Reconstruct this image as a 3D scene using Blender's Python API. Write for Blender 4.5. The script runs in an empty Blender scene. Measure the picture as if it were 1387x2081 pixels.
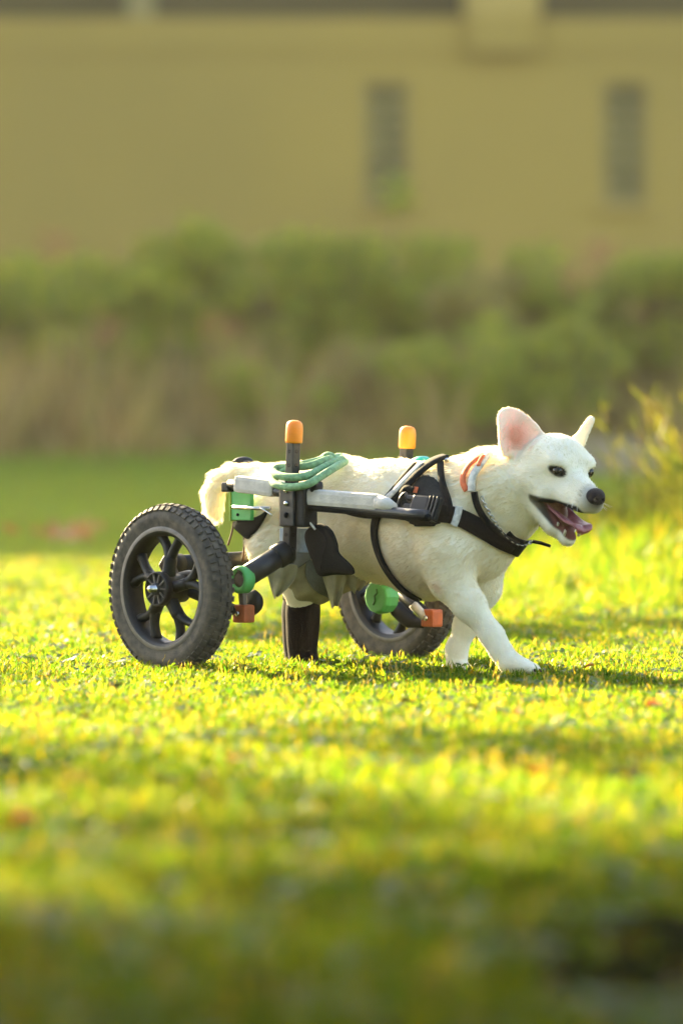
import bpy, bmesh, math, random
import numpy as np
from mathutils import Vector, Matrix
from mathutils.bvhtree import BVHTree

random.seed(7)
rng = np.random.default_rng(7)
scene = bpy.context.scene
COL = scene.collection
R = math.radians

# ------------------------------------------------------------------ camera, sky, sun, exposure
FPX, CX, CY = 12000.0, 693.5, 1040.5          # focal length and centre in photo pixels
CAM_H, CAM_D, HOR = 0.53, 12.0, 825.0
PITCH = math.atan((CY - HOR) / FPX)
cam = bpy.data.cameras.new('camera')
cam_o = bpy.data.objects.new('camera', cam)
COL.objects.link(cam_o)
cam.sensor_fit = 'VERTICAL'
cam.sensor_height = 36.0
cam.lens = FPX / 2081.0 * 36.0
cam.clip_start = 0.1
cam.clip_end = 3000
cam_o.location = (0, -CAM_D, CAM_H)
cam_o.rotation_euler = (math.pi / 2 - PITCH, 0, 0)
cam.dof.use_dof = True
cam.dof.focus_distance = 11.72
cam.dof.aperture_fstop = cam.lens * 0.001 / 0.064
cam.dof.aperture_blades = 0
scene.camera = cam_o

SUN_EL, SUN_AZ = R(20.5), R(30)               # the sun stands behind the dog, to the left
SDIR = Vector((-math.sin(SUN_AZ) * math.cos(SUN_EL), math.cos(SUN_AZ) * math.cos(SUN_EL), math.sin(SUN_EL)))
world = bpy.data.worlds.new('World')
scene.world = world
world.use_nodes = True
wn = world.node_tree
sky = wn.nodes.new('ShaderNodeTexSky')
sky.sky_type = 'NISHITA'
sky.sun_disc = False
sky.sun_elevation = SUN_EL
sky.sun_rotation = -SUN_AZ
sky.air_density = 1.0
sky.dust_density = 1.6
sky.ozone_density = 0.3
bg = wn.nodes['Background']
bg.inputs['Strength'].default_value = 0.078
wn.links.new(sky.outputs[0], bg.inputs[0])
sun = bpy.data.lights.new('sun', 'SUN')
sun.energy = 5.0
sun.angle = R(0.53)
sun.color = (1.0, 0.80, 0.44)
sun_o = bpy.data.objects.new('sun', sun)
COL.objects.link(sun_o)
sun_o.rotation_euler = (-SDIR).to_track_quat('-Z', 'Y').to_euler()

scene.view_settings.view_transform = 'Standard'
scene.view_settings.look = 'None'
scene.view_settings.exposure = 3.25
scene.view_settings.gamma = 1.0
scene.view_settings.use_curve_mapping = False
scene.cycles.use_denoising = True
scene.cycles.max_bounces = 8
scene.cycles.transparent_max_bounces = 8
scene.cycles.sample_clamp_indirect = 6.0

# ------------------------------------------------------------------ helpers
_fw = Vector((0, math.cos(PITCH), -math.sin(PITCH)))
_up = Vector((0, math.sin(PITCH), math.cos(PITCH)))
CAMP = Vector((0, -CAM_D, CAM_H))
def ray(u, v):
    return (Vector((1, 0, 0)) * ((u - CX) / FPX) + _up * (-(v - CY) / FPX) + _fw).normalized()
def P(u, v, y):
    """the point at depth y (metres behind the focus plane) seen at photo pixel u, v"""
    d = ray(u, v)
    return CAMP + d * ((y + CAM_D) / d.y)
def gy(v):
    """depth y at which the ground is seen at row v"""
    return FPX * CAM_H / (v - HOR) - CAM_D
CA = R(47)                                     # heading of the cart, turned towards the viewer
CF = Vector((math.cos(CA), -math.sin(CA), 0))
CN = Vector((-math.sin(CA), -math.cos(CA), 0))
CO = Vector((-0.112, 0.0, 0))
def PL(u, v, n):
    """the point on the cart's vertical plane at lateral offset n that is seen at pixel u, v"""
    d = ray(u, v)
    t = (CO + CN * n - CAMP).dot(CN) / d.dot(CN)
    return CAMP + d * t

def tag(o, label=None, cat=None, group=None, kind=None):
    if label: o['label'] = label
    if cat: o['category'] = cat
    if group: o['group'] = group
    if kind: o['kind'] = kind
    return o
def empty(name, loc=(0, 0, 0)):
    o = bpy.data.objects.new(name, None)
    o.location = loc
    o.empty_display_size = 0.05
    COL.objects.link(o)
    return o
def link(name, me, mat, parent=None):
    o = bpy.data.objects.new(name, me)
    if mat is not None and not me.materials:
        for m in (mat if isinstance(mat, (list, tuple)) else [mat]):
            me.materials.append(m)
    COL.objects.link(o)
    if parent is not None:
        o.parent = parent
        p = parent
        loc = Vector((0, 0, 0))
        while p is not None:
            loc += Vector(p.location)
            p = p.parent
        o.location = -loc
    return o

class MB:
    """collects simple shapes into one mesh (world coordinates)"""
    def __init__(s):
        s.v = []; s.f = []; s.sm = []
    def add(s, vs, fs, smooth=False):
        b = len(s.v)
        s.v += [tuple(x) for x in vs]
        s.f += [tuple(b + i for i in f) for f in fs]
        s.sm += [smooth] * len(fs)
        return s
    def box(s, c, sx, sy, sz, X=Vector((1, 0, 0)), Y=Vector((0, 1, 0)), Z=Vector((0, 0, 1)), bev=0.0):
        c = Vector(c)
        if bev <= 0:
            vs = [c + X * (a * sx / 2) + Y * (b * sy / 2) + Z * (d * sz / 2) for a in (-1, 1) for b in (-1, 1) for d in (-1, 1)]
            s.add(vs, [(0, 1, 3, 2), (4, 6, 7, 5), (0, 4, 5, 1), (2, 3, 7, 6), (0, 2, 6, 4), (1, 5, 7, 3)])
            return s
        bm = bmesh.new()
        bmesh.ops.create_cube(bm, size=1)
        for v in bm.verts:
            v.co = Vector((v.co.x * sx, v.co.y * sy, v.co.z * sz))
        bmesh.ops.bevel(bm, geom=list(bm.edges), offset=min(bev, 0.45 * min(sx, sy, sz)), segments=2, affect='EDGES', profile=0.6)
        bm.verts.index_update()
        vs = [c + X * v.co.x + Y * v.co.y + Z * v.co.z for v in bm.verts]
        fs = [[v.index for v in f.verts] for f in bm.faces]
        bm.free()
        return s.add(vs, fs, False)
    def tube(s, pts, rad, n=12, cap=True, flat=1.0, upv=None, smooth=True):
        pts = [Vector(p) for p in pts]
        k = len(pts)
        rad = [rad] * k if not hasattr(rad, '__len__') else list(rad)
        vs = []; fs = []
        prev = None
        for i in range(k):
            t = (pts[min(i + 1, k - 1)] - pts[max(i - 1, 0)]).normalized()
            if prev is None:
                a = Vector(upv) if upv is not None else (Vector((0, 0, 1)) if abs(t.z) < 0.9 else Vector((1, 0, 0)))
            else:
                a = prev
            a = (a - t * a.dot(t)).normalized()
            prev = a
            b = t.cross(a)
            for j in range(n):
                w = 2 * math.pi * j / n
                vs.append(pts[i] + a * (math.cos(w) * rad[i]) + b * (math.sin(w) * rad[i] * flat))
        for i in range(k - 1):
            for j in range(n):
                j2 = (j + 1) % n
                fs.append((i * n + j, i * n + j2, (i + 1) * n + j2, (i + 1) * n + j))
        if cap:
            fs.append(tuple(reversed(range(n))))
            fs.append(tuple(range((k - 1) * n, k * n)))
        return s.add(vs, fs, smooth)
    def lathe(s, c, axis, prof, n=24, smooth=True, ref=None, cap=True):
        """prof: (radius, height along axis)"""
        axis = Vector(axis).normalized()
        a = Vector(ref) if ref is not None else (Vector((0, 0, 1)) if abs(axis.z) < 0.9 else Vector((1, 0, 0)))
        a = (a - axis * a.dot(axis)).normalized()
        b = axis.cross(a)
        c = Vector(c)
        vs = []; fs = []
        for r, h in prof:
            for j in range(n):
                w = 2 * math.pi * j / n
                vs.append(c + axis * h + (a * math.cos(w) + b * math.sin(w)) * r)
        for i in range(len(prof) - 1):
            for j in range(n):
                j2 = (j + 1) % n
                fs.append((i * n + j, i * n + j2, (i + 1) * n + j2, (i + 1) * n + j))
        if cap and prof[0][0] > 1e-6 and prof[0] != prof[-1]:
            fs.append(tuple(reversed(range(n))))
        if cap and prof[-1][0] > 1e-6 and prof[0] != prof[-1]:
            fs.append(tuple(range((len(prof) - 1) * n, len(prof) * n)))
        return s.add(vs, fs, smooth)
    def ribbon(s, pts, nrm, width, thick, close=False):
        """a strap of rectangular section through pts with surface normals nrm"""
        k = len(pts)
        width = [width] * k if not hasattr(width, '__len__') else list(width)
        vs = []; fs = []
        for i in range(k):
            i0, i1 = ((i - 1) % k, (i + 1) % k) if close else (max(i - 1, 0), min(i + 1, k - 1))
            t = (pts[i1] - pts[i0]).normalized()
            nn = Vector(nrm[i])
            nn = (nn - t * nn.dot(t)).normalized()
            b = t.cross(nn)
            h = width[i] / 2
            for a, c in ((-1, 0), (-0.9, 1), (0.9, 1), (1, 0)):
                vs.append(pts[i] + b * (h * a) + nn * (thick * c))
        m = k if close else k - 1
        for i in range(m):
            j = (i + 1) % k
            for q in range(4):
                q2 = (q + 1) % 4
                fs.append((i * 4 + q, i * 4 + q2, j * 4 + q2, j * 4 + q))
        if not close:
            fs.append((3, 2, 1, 0)); fs.append(tuple((k - 1) * 4 + q for q in range(4)))
        return s.add(vs, fs, True)
    def mesh(s, name):
        me = bpy.data.meshes.new(name)
        me.from_pydata(s.v, [], s.f)
        me.polygons.foreach_set('use_smooth', s.sm)
        bm = bmesh.new(); bm.from_mesh(me)
        bmesh.ops.recalc_face_normals(bm, faces=list(bm.faces))
        bm.to_mesh(me); bm.free()
        me.update()
        return me
    def build(s, name, mat, parent=None):
        return link(name, s.mesh(name), mat, parent)

def spline(pts, n=40):
    """Catmull-Rom through points of any dimension"""
    p = np.array([list(x) for x in pts], float)
    p = np.vstack([2 * p[0] - p[1], p, 2 * p[-1] - p[-2]])
    m = len(p) - 3
    out = []
    for q in range(n):
        t = q / (n - 1) * m
        i = min(int(t), m - 1); t -= i
        a, b, c, d = p[i:i + 4]
        out.append(0.5 * (2 * b + (c - a) * t + (2 * a - 5 * b + 4 * c - d) * t * t + (3 * b - a - 3 * c + d) * t ** 3))
    return out
def vspline(pts, n=40):
    return [Vector(x) for x in spline(pts, n)]

# ------------------------------------------------------------------ materials
def mat(name, col, rough=0.6, metal=0.0, var=0.15, scale=40.0, bump=0.0, bscale=None, sss=0.0, spec=0.5, coat=0.0, col2=None, coord='Object'):
    m = bpy.data.materials.new(name)
    m.use_nodes = True
    nt = m.node_tree
    b = nt.nodes['Principled BSDF']
    b.inputs['Roughness'].default_value = rough
    b.inputs['Metallic'].default_value = metal
    b.inputs['Specular IOR Level'].default_value = spec
    if coat: b.inputs['Coat Weight'].default_value = coat
    if sss:
        b.inputs['Subsurface Weight'].default_value = sss
        b.inputs['Subsurface Radius'].default_value = (0.012, 0.006, 0.004)
        b.inputs['Subsurface Scale'].default_value = 1.0
    tc = nt.nodes.new('ShaderNodeTexCoord')
    nz = nt.nodes.new('ShaderNodeTexNoise')
    nz.inputs['Scale'].default_value = scale
    nz.inputs['Detail'].default_value = 5
    nt.links.new(tc.outputs[coord], nz.inputs['Vector'])
    mx = nt.nodes.new('ShaderNodeMix'); mx.data_type = 'RGBA'
    c2 = col2 if col2 else tuple(max(0, x * (1 - 2 * var)) for x in col)
    c1 = col if col2 else tuple(min(1, x * (1 + var)) for x in col)
    mx.inputs[6].default_value = (*c1, 1); mx.inputs[7].default_value = (*c2, 1)
    rp = nt.nodes.new('ShaderNodeMapRange')
    rp.inputs[1].default_value = 0.35; rp.inputs[2].default_value = 0.65
    nt.links.new(nz.outputs[0], rp.inputs[0])
    nt.links.new(rp.outputs[0], mx.inputs[0])
    nt.links.new(mx.outputs[2], b.inputs['Base Color'])
    if bump:
        n2 = nt.nodes.new('ShaderNodeTexNoise')
        n2.inputs['Scale'].default_value = bscale or scale * 4
        n2.inputs['Detail'].default_value = 4
        nt.links.new(tc.outputs[coord], n2.inputs['Vector'])
        bp = nt.nodes.new('ShaderNodeBump')
        bp.inputs['Strength'].default_value = bump
        bp.inputs['Distance'].default_value = 0.003
        nt.links.new(n2.outputs[0], bp.inputs['Height'])
        nt.links.new(bp.outputs[0], b.inputs['Normal'])
    return m

def leaf_mat(name, c_a, c_b, tr=0.5, rough=0.4, trc=1.6, dry=None, spec=0.4, warm=1.25):
    """a leaf: reflective side plus light that passes through; hue differs from piece to piece"""
    m = bpy.data.materials.new(name)
    m.use_nodes = True
    nt = m.node_tree
    b = nt.nodes['Principled BSDF']
    out = nt.nodes['Material Output']
    b.inputs['Roughness'].default_value = rough
    b.inputs['Specular IOR Level'].default_value = spec
    oi = nt.nodes.new('ShaderNodeObjectInfo')
    gi = nt.nodes.new('ShaderNodeNewGeometry')
    ad = nt.nodes.new('ShaderNodeMath'); ad.operation = 'ADD'
    nt.links.new(oi.outputs['Random'], ad.inputs[0])
    nt.links.new(gi.outputs['Random Per Island'], ad.inputs[1])
    fr = nt.nodes.new('ShaderNodeMath'); fr.operation = 'FRACT'
    nt.links.new(ad.outputs[0], fr.inputs[0])
    ramp = nt.nodes.new('ShaderNodeValToRGB')
    e = ramp.color_ramp.elements
    e[0].color = (*c_a, 1); e[0].position = 0.0
    e[1].color = (*c_b, 1); e[1].position = 0.82 if dry else 1.0
    if dry:
        x = e.new(0.97); x.color = (*dry, 1)
    nt.links.new(fr.outputs[0], ramp.inputs[0])
    nt.links.new(ramp.outputs[0], b.inputs['Base Color'])
    t = nt.nodes.new('ShaderNodeBsdfTranslucent')
    hs = nt.nodes.new('ShaderNodeMix'); hs.data_type = 'RGBA'; hs.blend_type = 'MULTIPLY'
    hs.inputs[0].default_value = 1.0
    hs.inputs[7].default_value = (trc * warm, trc * 1.1, trc * 0.35, 1)
    nt.links.new(ramp.outputs[0], hs.inputs[6])
    nt.links.new(hs.outputs[2], t.inputs[0])
    mix = nt.nodes.new('ShaderNodeMixShader')
    mix.inputs[0].default_value = tr
    nt.links.new(b.outputs[0], mix.inputs[1])
    nt.links.new(t.outputs[0], mix.inputs[2])
    nt.links.new(mix.outputs[0], out.inputs[0])
    return m

M = {}
M['soil'] = mat('soil', (0.04, 0.055, 0.009), 1.0, spec=0.0, scale=6, col2=(0.03, 0.035, 0.009), bump=0.6, bscale=60)
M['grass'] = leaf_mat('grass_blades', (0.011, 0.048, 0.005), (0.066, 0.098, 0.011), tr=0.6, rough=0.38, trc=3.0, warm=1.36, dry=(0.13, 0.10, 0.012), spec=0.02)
M['grass_far'] = leaf_mat('grass_blades_shaded_lawn', (0.16, 0.25, 0.028), (0.26, 0.31, 0.04), tr=0.5, rough=0.6, spec=0.1, trc=1.3, dry=(0.18, 0.13, 0.05))  # same lawn grass, its colour lightened to make up for the shade there
M['clover'] = leaf_mat('clover_leaf', (0.03, 0.075, 0.01), (0.06, 0.10, 0.014), tr=0.45, rough=0.3, trc=2.2, warm=1.25, spec=0.15)
M['straw'] = leaf_mat('dead_thatch', (0.17, 0.125, 0.05), (0.27, 0.19, 0.085), tr=0.35, rough=0.6, trc=1.3, spec=0.1)
M['seed'] = leaf_mat('seed_stem', (0.26, 0.21, 0.05), (0.30, 0.24, 0.08), tr=0.5, rough=0.4, trc=1.5)
M['shrub_green'] = leaf_mat('shrub_leaf', (0.22, 0.26, 0.012), (0.39, 0.37, 0.025), tr=0.55, rough=0.5, trc=1.5)
M['tree_leaf'] = leaf_mat('tree_leaf', (0.04, 0.08, 0.012), (0.08, 0.12, 0.02), tr=0.3, rough=0.5, trc=1.5)
M['weed'] = leaf_mat('weed_leaf', (0.045, 0.07, 0.008), (0.115, 0.115, 0.014), tr=0.45, rough=0.5, trc=1.9, warm=1.25, spec=0.1)
M['shrub_olive'] = leaf_mat('olive_leaf', (0.27, 0.225, 0.035), (0.38, 0.31, 0.065), tr=0.45, rough=0.6, trc=1.4, dry=(0.20, 0.10, 0.04))
M['dry'] = leaf_mat('dry_stalk', (0.26, 0.21, 0.042), (0.43, 0.30, 0.13), tr=0.45, rough=0.8, trc=1.2, dry=(0.22, 0.10, 0.04))
M['bark'] = mat('bark', (0.10, 0.075, 0.045), 0.9, scale=20, bump=0.8)
M['leaf_orange'] = leaf_mat('fallen_leaf_orange', (0.50, 0.20, 0.02), (0.55, 0.27, 0.03), tr=0.4, rough=0.5, trc=1.2)
M['rusty'] = leaf_mat('rusty_leaf', (0.34, 0.16, 0.06), (0.44, 0.22, 0.08), tr=0.3, rough=0.6, trc=1.1)
M['leaf_grey'] = mat('fallen_leaf_grey', (0.22, 0.23, 0.20), 0.6, scale=60)
M['leaf_brown'] = mat('leaf_litter_brown', (0.16, 0.075, 0.035), 0.8, scale=40)
M['stone_dark'] = mat('dark_clod', (0.020, 0.018, 0.010), 1.0, scale=25, bump=1.0, spec=0.0)
M['concrete'] = mat('concrete', (0.27, 0.20, 0.12), 0.9, scale=3, bump=0.3)
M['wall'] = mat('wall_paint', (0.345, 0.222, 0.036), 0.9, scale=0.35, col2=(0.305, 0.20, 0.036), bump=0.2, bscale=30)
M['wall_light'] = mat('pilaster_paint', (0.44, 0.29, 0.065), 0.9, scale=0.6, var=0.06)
M['gallery'] = mat('gallery_paint', (0.09, 0.065, 0.015), 0.9, scale=0.5)  # gallery back wall and floor, much darker than the front wall
M['glass'] = mat('window_pane', (0.21, 0.165, 0.045), 0.8, scale=3, spec=0.1)
M['frame'] = mat('window_frame', (0.27, 0.20, 0.06), 0.7, scale=5)
M['roof'] = mat('roof_tiles', (0.20, 0.10, 0.06), 0.85, scale=4)
M['rubber'] = mat('tyre_rubber', (0.058, 0.049, 0.040), 0.8, spec=0.3, scale=60, col2=(0.12, 0.098, 0.072), bump=0.4, bscale=300)
M['plastic'] = mat('black_plastic', (0.013, 0.012, 0.010), 0.5, spec=0.3, scale=60, bump=0.1, bscale=400)
M['metal_black'] = mat('black_coated_metal', (0.016, 0.016, 0.017), 0.4, spec=0.4, scale=80, col2=(0.026, 0.025, 0.024))
M['rim_lip'] = mat('rim_lip', (0.12, 0.10, 0.085), 0.5, scale=50)
M['steel'] = mat('steel', (0.62, 0.60, 0.57), 0.22, metal=1.0, scale=80)
M['orange'] = mat('orange_rubber', (0.90, 0.29, 0.008), 0.45, sss=0.5, scale=30, var=0.05)
M['orange_dk'] = mat('orange_bracket', (0.44, 0.095, 0.018), 0.6, scale=40)
M['green'] = mat('green_plastic', (0.09, 0.40, 0.10), 0.5, scale=30, var=0.06, sss=0.1)
M['teal'] = mat('teal_plastic', (0.03, 0.45, 0.30), 0.4, scale=30, var=0.06)
M['rope'] = mat('green_cord', (0.20, 0.36, 0.17), 0.8, scale=120, bump=0.6, bscale=350)
M['foam'] = mat('grey_sleeve', (0.60, 0.55, 0.47), 0.85, scale=45, col2=(0.46, 0.42, 0.37), bump=0.5, bscale=250)
M['web'] = mat('black_webbing', (0.007, 0.0072, 0.006), 0.8, spec=0.15, scale=150, bump=0.6, bscale=500)
M['web_grey'] = mat('charcoal_mesh', (0.022, 0.023, 0.021), 0.8, spec=0.2, scale=200, bump=0.8, bscale=700)
M['web_pale'] = mat('pale_webbing', (0.62, 0.58, 0.50), 0.8, scale=120)
M['reflect'] = mat('silver_strap', (0.26, 0.31, 0.36), 0.4, scale=60)
M['cloth'] = mat('cream_cloth', (0.33, 0.29, 0.16), 0.9, scale=30, bump=0.5, bscale=180)
M['cloth_grey'] = mat('grey_cloth', (0.11, 0.115, 0.09), 0.9, scale=30, bump=0.5, bscale=180)
M['cord'] = mat('brown_cord', (0.14, 0.07, 0.03), 0.8, scale=200)
M['sock'] = mat('brown_black_sock', (0.010, 0.0055, 0.004), 0.9, spec=0.1, scale=150, bump=0.6, bscale=500)
M['collar_orange'] = mat('orange_collar', (0.72, 0.17, 0.06), 0.8, scale=90, var=0.1)
M['nose'] = mat('nose_skin', (0.034, 0.022, 0.018), 0.6, spec=0.2, scale=200, bump=0.8, bscale=900)
M['eye'] = mat('dark_eye', (0.020, 0.014, 0.009), 0.12, spec=0.45, scale=60)
M['tongue'] = mat('tongue', (0.36, 0.12, 0.125), 0.35, sss=0.3, scale=60, bump=0.4, bscale=500)
M['mouth'] = mat('mouth_lining', (0.15, 0.05, 0.035), 0.5, scale=60, col2=(0.30, 0.16, 0.07))
M['tooth'] = mat('tooth', (0.62, 0.54, 0.36), 0.4, scale=60)

# ------------------------------------------------------------------ ground
def grid_mesh(name, x0, x1, y0, y1, nx, ny, fz):
    xs = np.linspace(x0, x1, nx); ys = np.linspace(y0, y1, ny)
    vs = [(x, y, fz(x, y)) for y in ys for x in xs]
    fs = [(j * nx + i, j * nx + i + 1, (j + 1) * nx + i + 1, (j + 1) * nx + i) for j in range(ny - 1) for i in range(nx - 1)]
    me = bpy.data.meshes.new(name)
    me.from_pydata(vs, [], fs)
    me.polygons.foreach_set('use_smooth', [True] * len(fs))
    return me
def ground_z(x, y):
    """flat lawn; a low lush bank rises on the right behind the dog"""
    b = math.exp(-((x - 1.75) / 0.75) ** 2 - ((y - 5.6) / 2.0) ** 2) * 0.20
    return b
gm = bpy.data.meshes.new('ground')
_xs = np.concatenate([[-300, -80, -20], np.linspace(-6, 6, 61), [20, 80, 300]])
_ys = np.concatenate([[-60, -20], np.linspace(-11, 20, 125), [30, 48, 90, 300]])
gm.from_pydata([(x, y, ground_z(x, y)) for y in _ys for x in _xs], [],
               [(j * len(_xs) + i, j * len(_xs) + i + 1, (j + 1) * len(_xs) + i + 1, (j + 1) * len(_xs) + i)
                for j in range(len(_ys) - 1) for i in range(len(_xs) - 1)])
gm.polygons.foreach_set('use_smooth', [True] * len(gm.polygons))
tag(link('ground', gm, M['soil']), 'flat lawn ground under the grass', kind='structure')

# ------------------------------------------------------------------ building behind
BY = 50.0
def WX(u): return P(u, 400, BY).x
def WZ(v): return P(693, v, BY).z
bl = empty('building', (0, BY, 0))
tag(bl, 'long khaki painted building with narrow windows behind the hedge', 'building')
wins = [(742, 828, 168, 412), (1226, 1310, 168, 414), (1710, 1795, 168, 412), (2194, 2280, 168, 412), (-700, -614, 168, 412)]
wins.sort()
ZT = WZ(36)
wm = MB()
edges = [-42.0]
for a, b, t, s_ in wins:
    edges += [WX(a), WX(b)]
edges.append(42.0)
for i in range(0, len(edges) - 1, 2):
    x0, x1 = edges[i], edges[i + 1]
    wm.box(((x0 + x1) / 2, BY + 0.15, ZT / 2), x1 - x0, 0.3, ZT)
for a, b, t, s_ in wins:
    x0, x1, zt, zs = WX(a), WX(b), WZ(t), WZ(s_)
    wm.box(((x0 + x1) / 2, BY + 0.151, zs / 2), x1 - x0, 0.298, zs)
    wm.box(((x0 + x1) / 2, BY + 0.151, (zt + ZT) / 2), x1 - x0, 0.298, ZT - zt)
wm.build('wall', M['wall'], bl)
mb = MB(); mb.box((0, BY - 0.016, (WZ(36) + WZ(108)) / 2), 84, 0.03, WZ(36) - WZ(108) - 0.01)
mb.build('ledge', M['wall'], bl)
for i, (a, b, t, s_) in enumerate(wins):
    x0, x1, zt, zs = WX(a), WX(b), WZ(t), WZ(s_)
    f = MB()
    w = 0.05
    for c, sx, sz in (((x0 + w / 2, BY + 0.12, (zt + zs) / 2), w, zt - zs), ((x1 - w / 2, BY + 0.12, (zt + zs) / 2), w, zt - zs),
                      (((x0 + x1) / 2, BY + 0.122, zt - w / 2), x1 - x0 - 2 * w, w), (((x0 + x1) / 2, BY + 0.122, zs + w / 2), x1 - x0 - 2 * w, w)):
        f.box(c, sx, 0.07, sz)
    fo = f.build('window', M['frame'], bl)
    MB().box(((x0 + x1) / 2, BY + 0.16, (zt + zs) / 2), x1 - x0 - 0.02, 0.012, zt - zs - 0.02).build('pane', M['glass'], fo)
    for k in range(6):
        MB().box(((x0 + x1) / 2, BY + 0.135, zs + (zt - zs) * (k + 1) / 7), x1 - x0 - 2 * w - 0.004, 0.03, 0.045).build('glazing_bar', M['frame'], fo)
    MB().box(((x0 + x1) / 2, BY + 0.105, (zt + zs) / 2), 0.045, 0.025, zt - zs - 2 * w - 0.004).build('glazing_bar', M['frame'], fo)
    MB().box(((x0 + x1) / 2, BY - 0.03, zs - 0.035), x1 - x0 + 0.16, 0.12, 0.05, bev=0.008).build('sill', M['wall_light'], fo)
# recessed galleries above, slabs, pilasters, roof
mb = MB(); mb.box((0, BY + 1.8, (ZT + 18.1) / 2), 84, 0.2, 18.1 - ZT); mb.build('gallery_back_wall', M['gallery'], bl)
for z in (7.6, 10.6, 13.6, 16.4):
    MB().box((0, BY + 0.9, z), 84, 1.75, 0.35).build('gallery_slab', M['wall'], bl)
MB().box((0, BY + 0.86, ZT + 0.02), 84, 1.66, 0.03).build('gallery_floor', M['gallery'], bl)
px0, px1 = WX(942), WX(1098)
for k in range(-5, 6):
    xx = (px0 + px1) / 2 + k * 7.5
    MB().box((xx, BY + 0.1, (ZT + 18.1) / 2 + 0.02), px1 - px0, 0.5, 18.1 - ZT, bev=0.03).build('pilaster', M['wall_light'], bl)
    mb = MB(); mb.box((xx, BY - 0.08, WZ(70)), px1 - px0 - 0.1, 0.2, 0.42, bev=0.03)
    mb.build('corbel', M['wall'], bl)
MB().box((WX(285), BY + 0.12, (ZT + 7.4) / 2), 0.28, 0.2, 7.4 - ZT, bev=0.02).build('gallery_post', M['frame'], bl)
rb = MB(); rb.add([(-43, BY - 0.5, 18.2), (43, BY - 0.5, 18.2), (43, BY + 6, 19.7), (-43, BY + 6, 19.7), (-43, BY + 12, 18.2), (43, BY + 12, 18.2)],
                  [(0, 1, 2, 3), (3, 2, 5, 4), (0, 3, 4), (1, 5, 2), (0, 4, 5, 1)])
rb.build('roof', M['roof'], bl)
def leaf_cloud(n, samp, size, jit=0.5, flat=0.5, seed=1, face=None):
    """n bent leaves; samp(rng) gives a point"""
    g = np.random.default_rng(seed)
    vs = np.zeros((n, 4, 3)); 
    for i in range(n):
        c = np.array(samp(g))
        d = g.normal(size=3)
        if face is not None:
            w = np.array(face) + g.normal(size=3) * 0.45; w /= np.linalg.norm(w); d -= w * d.dot(w)
        d /= np.linalg.norm(d)
        e = np.cross(w, d) if face is not None else g.normal(size=3)
        e -= d * e.dot(d); e /= np.linalg.norm(e)
        s = size * (1 + jit * g.uniform(-1, 1))
        vs[i, 0] = c - d * s; vs[i, 1] = c + e * s * flat + np.array([0, 0, -0.1 * s]); vs[i, 2] = c + d * s; vs[i, 3] = c - e * s * flat
    return vs
def cloud_mesh(name, vs):
    me = bpy.data.meshes.new(name)
    n = len(vs)
    idx = np.arange(n * 4).reshape(n, 4)
    me.from_pydata(vs.reshape(-1, 3).tolist(), [], idx.tolist())
    return me
def blob_sampler(blobs):
    w = np.array([b[3] ** 2 for b in blobs]); w /= w.sum()
    def f(g):
        b = blobs[g.choice(len(blobs), p=w)]
        d = g.normal(size=3); d /= np.linalg.norm(d)
        r = b[3] * g.uniform(0.25, 1.0) ** 0.45
        return (b[0] + d[0] * r, b[1] + d[1] * r, max(0.03, b[2] + d[2] * r * b[4]))
    return f
# unseen trees added behind the building: their thin tops soften its shadow edge
for i, (x, y) in enumerate(((-35.5, 59.5), (-31.5, 58.5), (-28.0, 59.0), (-24.0, 58.5))):
    o = empty('tall_tree', (x, y, 0)); tag(o, ['leftmost', 'second', 'third', 'rightmost'][i] + ' of the tall trees behind the building', 'tree', 'tall trees behind the building')
    MB().tube([(x, y, 0), (x + 0.2, y, 10), (x, y, 20)], [0.35, 0.25, 0.08], n=8).build('trunk', M['bark'], o)
    gg = random.Random(500 + i)
    bl_ = [(x + gg.uniform(-2.2, 2.2), y + gg.uniform(-1, 1), 21.2 + gg.uniform(-1.6, 1.6), gg.uniform(0.7, 1.3), 0.8) for k in range(12)]
    link('crown', cloud_mesh('crown', leaf_cloud(1500, blob_sampler(bl_), 0.16, seed=520 + i)), M['tree_leaf'], o)
HY = 34.0
def shrub(u, y, hgt, wid, leafm, label, seed, n=1500, sprig=None, size=0.06):
    g = random.Random(seed)
    base = P(u, 900, y); base.z = 0
    o = empty('shrub', base)
    tag(o, label, 'shrub', 'overgrown shrubs along the building')
    blobs = []
    stems = MB()
    for k in range(9):
        a = g.uniform(0, 6.28); r = wid * g.uniform(0.15, 1.15)
        top = Vector((base.x + math.cos(a) * r, y + math.sin(a) * r * 0.6, hgt * g.uniform(0.72, 0.98)))
        mid = Vector((base.x + math.cos(a) * r * 0.4, y + math.sin(a) * r * 0.3, top.z * 0.5))
        stems.tube([Vector((base.x + g.uniform(-.08, .08), y, -0.02)), mid, top], [0.022, 0.015, 0.006], n=5)
        blobs.append((top.x, top.y, top.z * 0.95 - 0.05, wid * g.uniform(0.28, 0.5), 0.85))
        blobs.append((mid.x * 0.5 + top.x * 0.5, y + math.sin(a) * r * 0.4, top.z * 0.6, wid * g.uniform(0.28, 0.45), 0.9))
    if sprig:
        sx, sz = sprig
        MB().tube([Vector((base.x, y, hgt * 0.6)), Vector((sx, y - 0.1, sz))], [0.012, 0.004], n=5).build('sprig_stem', M['bark'], o)
        blobs.append((sx, y - 0.1, sz - 0.06, 0.16, 1.0))
    stems.build('stem', M['bark'], o)
    link('foliage', cloud_mesh('foliage', leaf_cloud(int(n * 1.0), blob_sampler(blobs), size, seed=seed, face=(0, -0.62, 0.78))), leafm, o)
    return o
def zv(v, y): return P(693, v, y).z
shrub(60, HY + 1.0, zv(500, HY + 1), 0.55, M['shrub_green'], 'green shrub at the left edge of the hedge', 11, n=1100)
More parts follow.
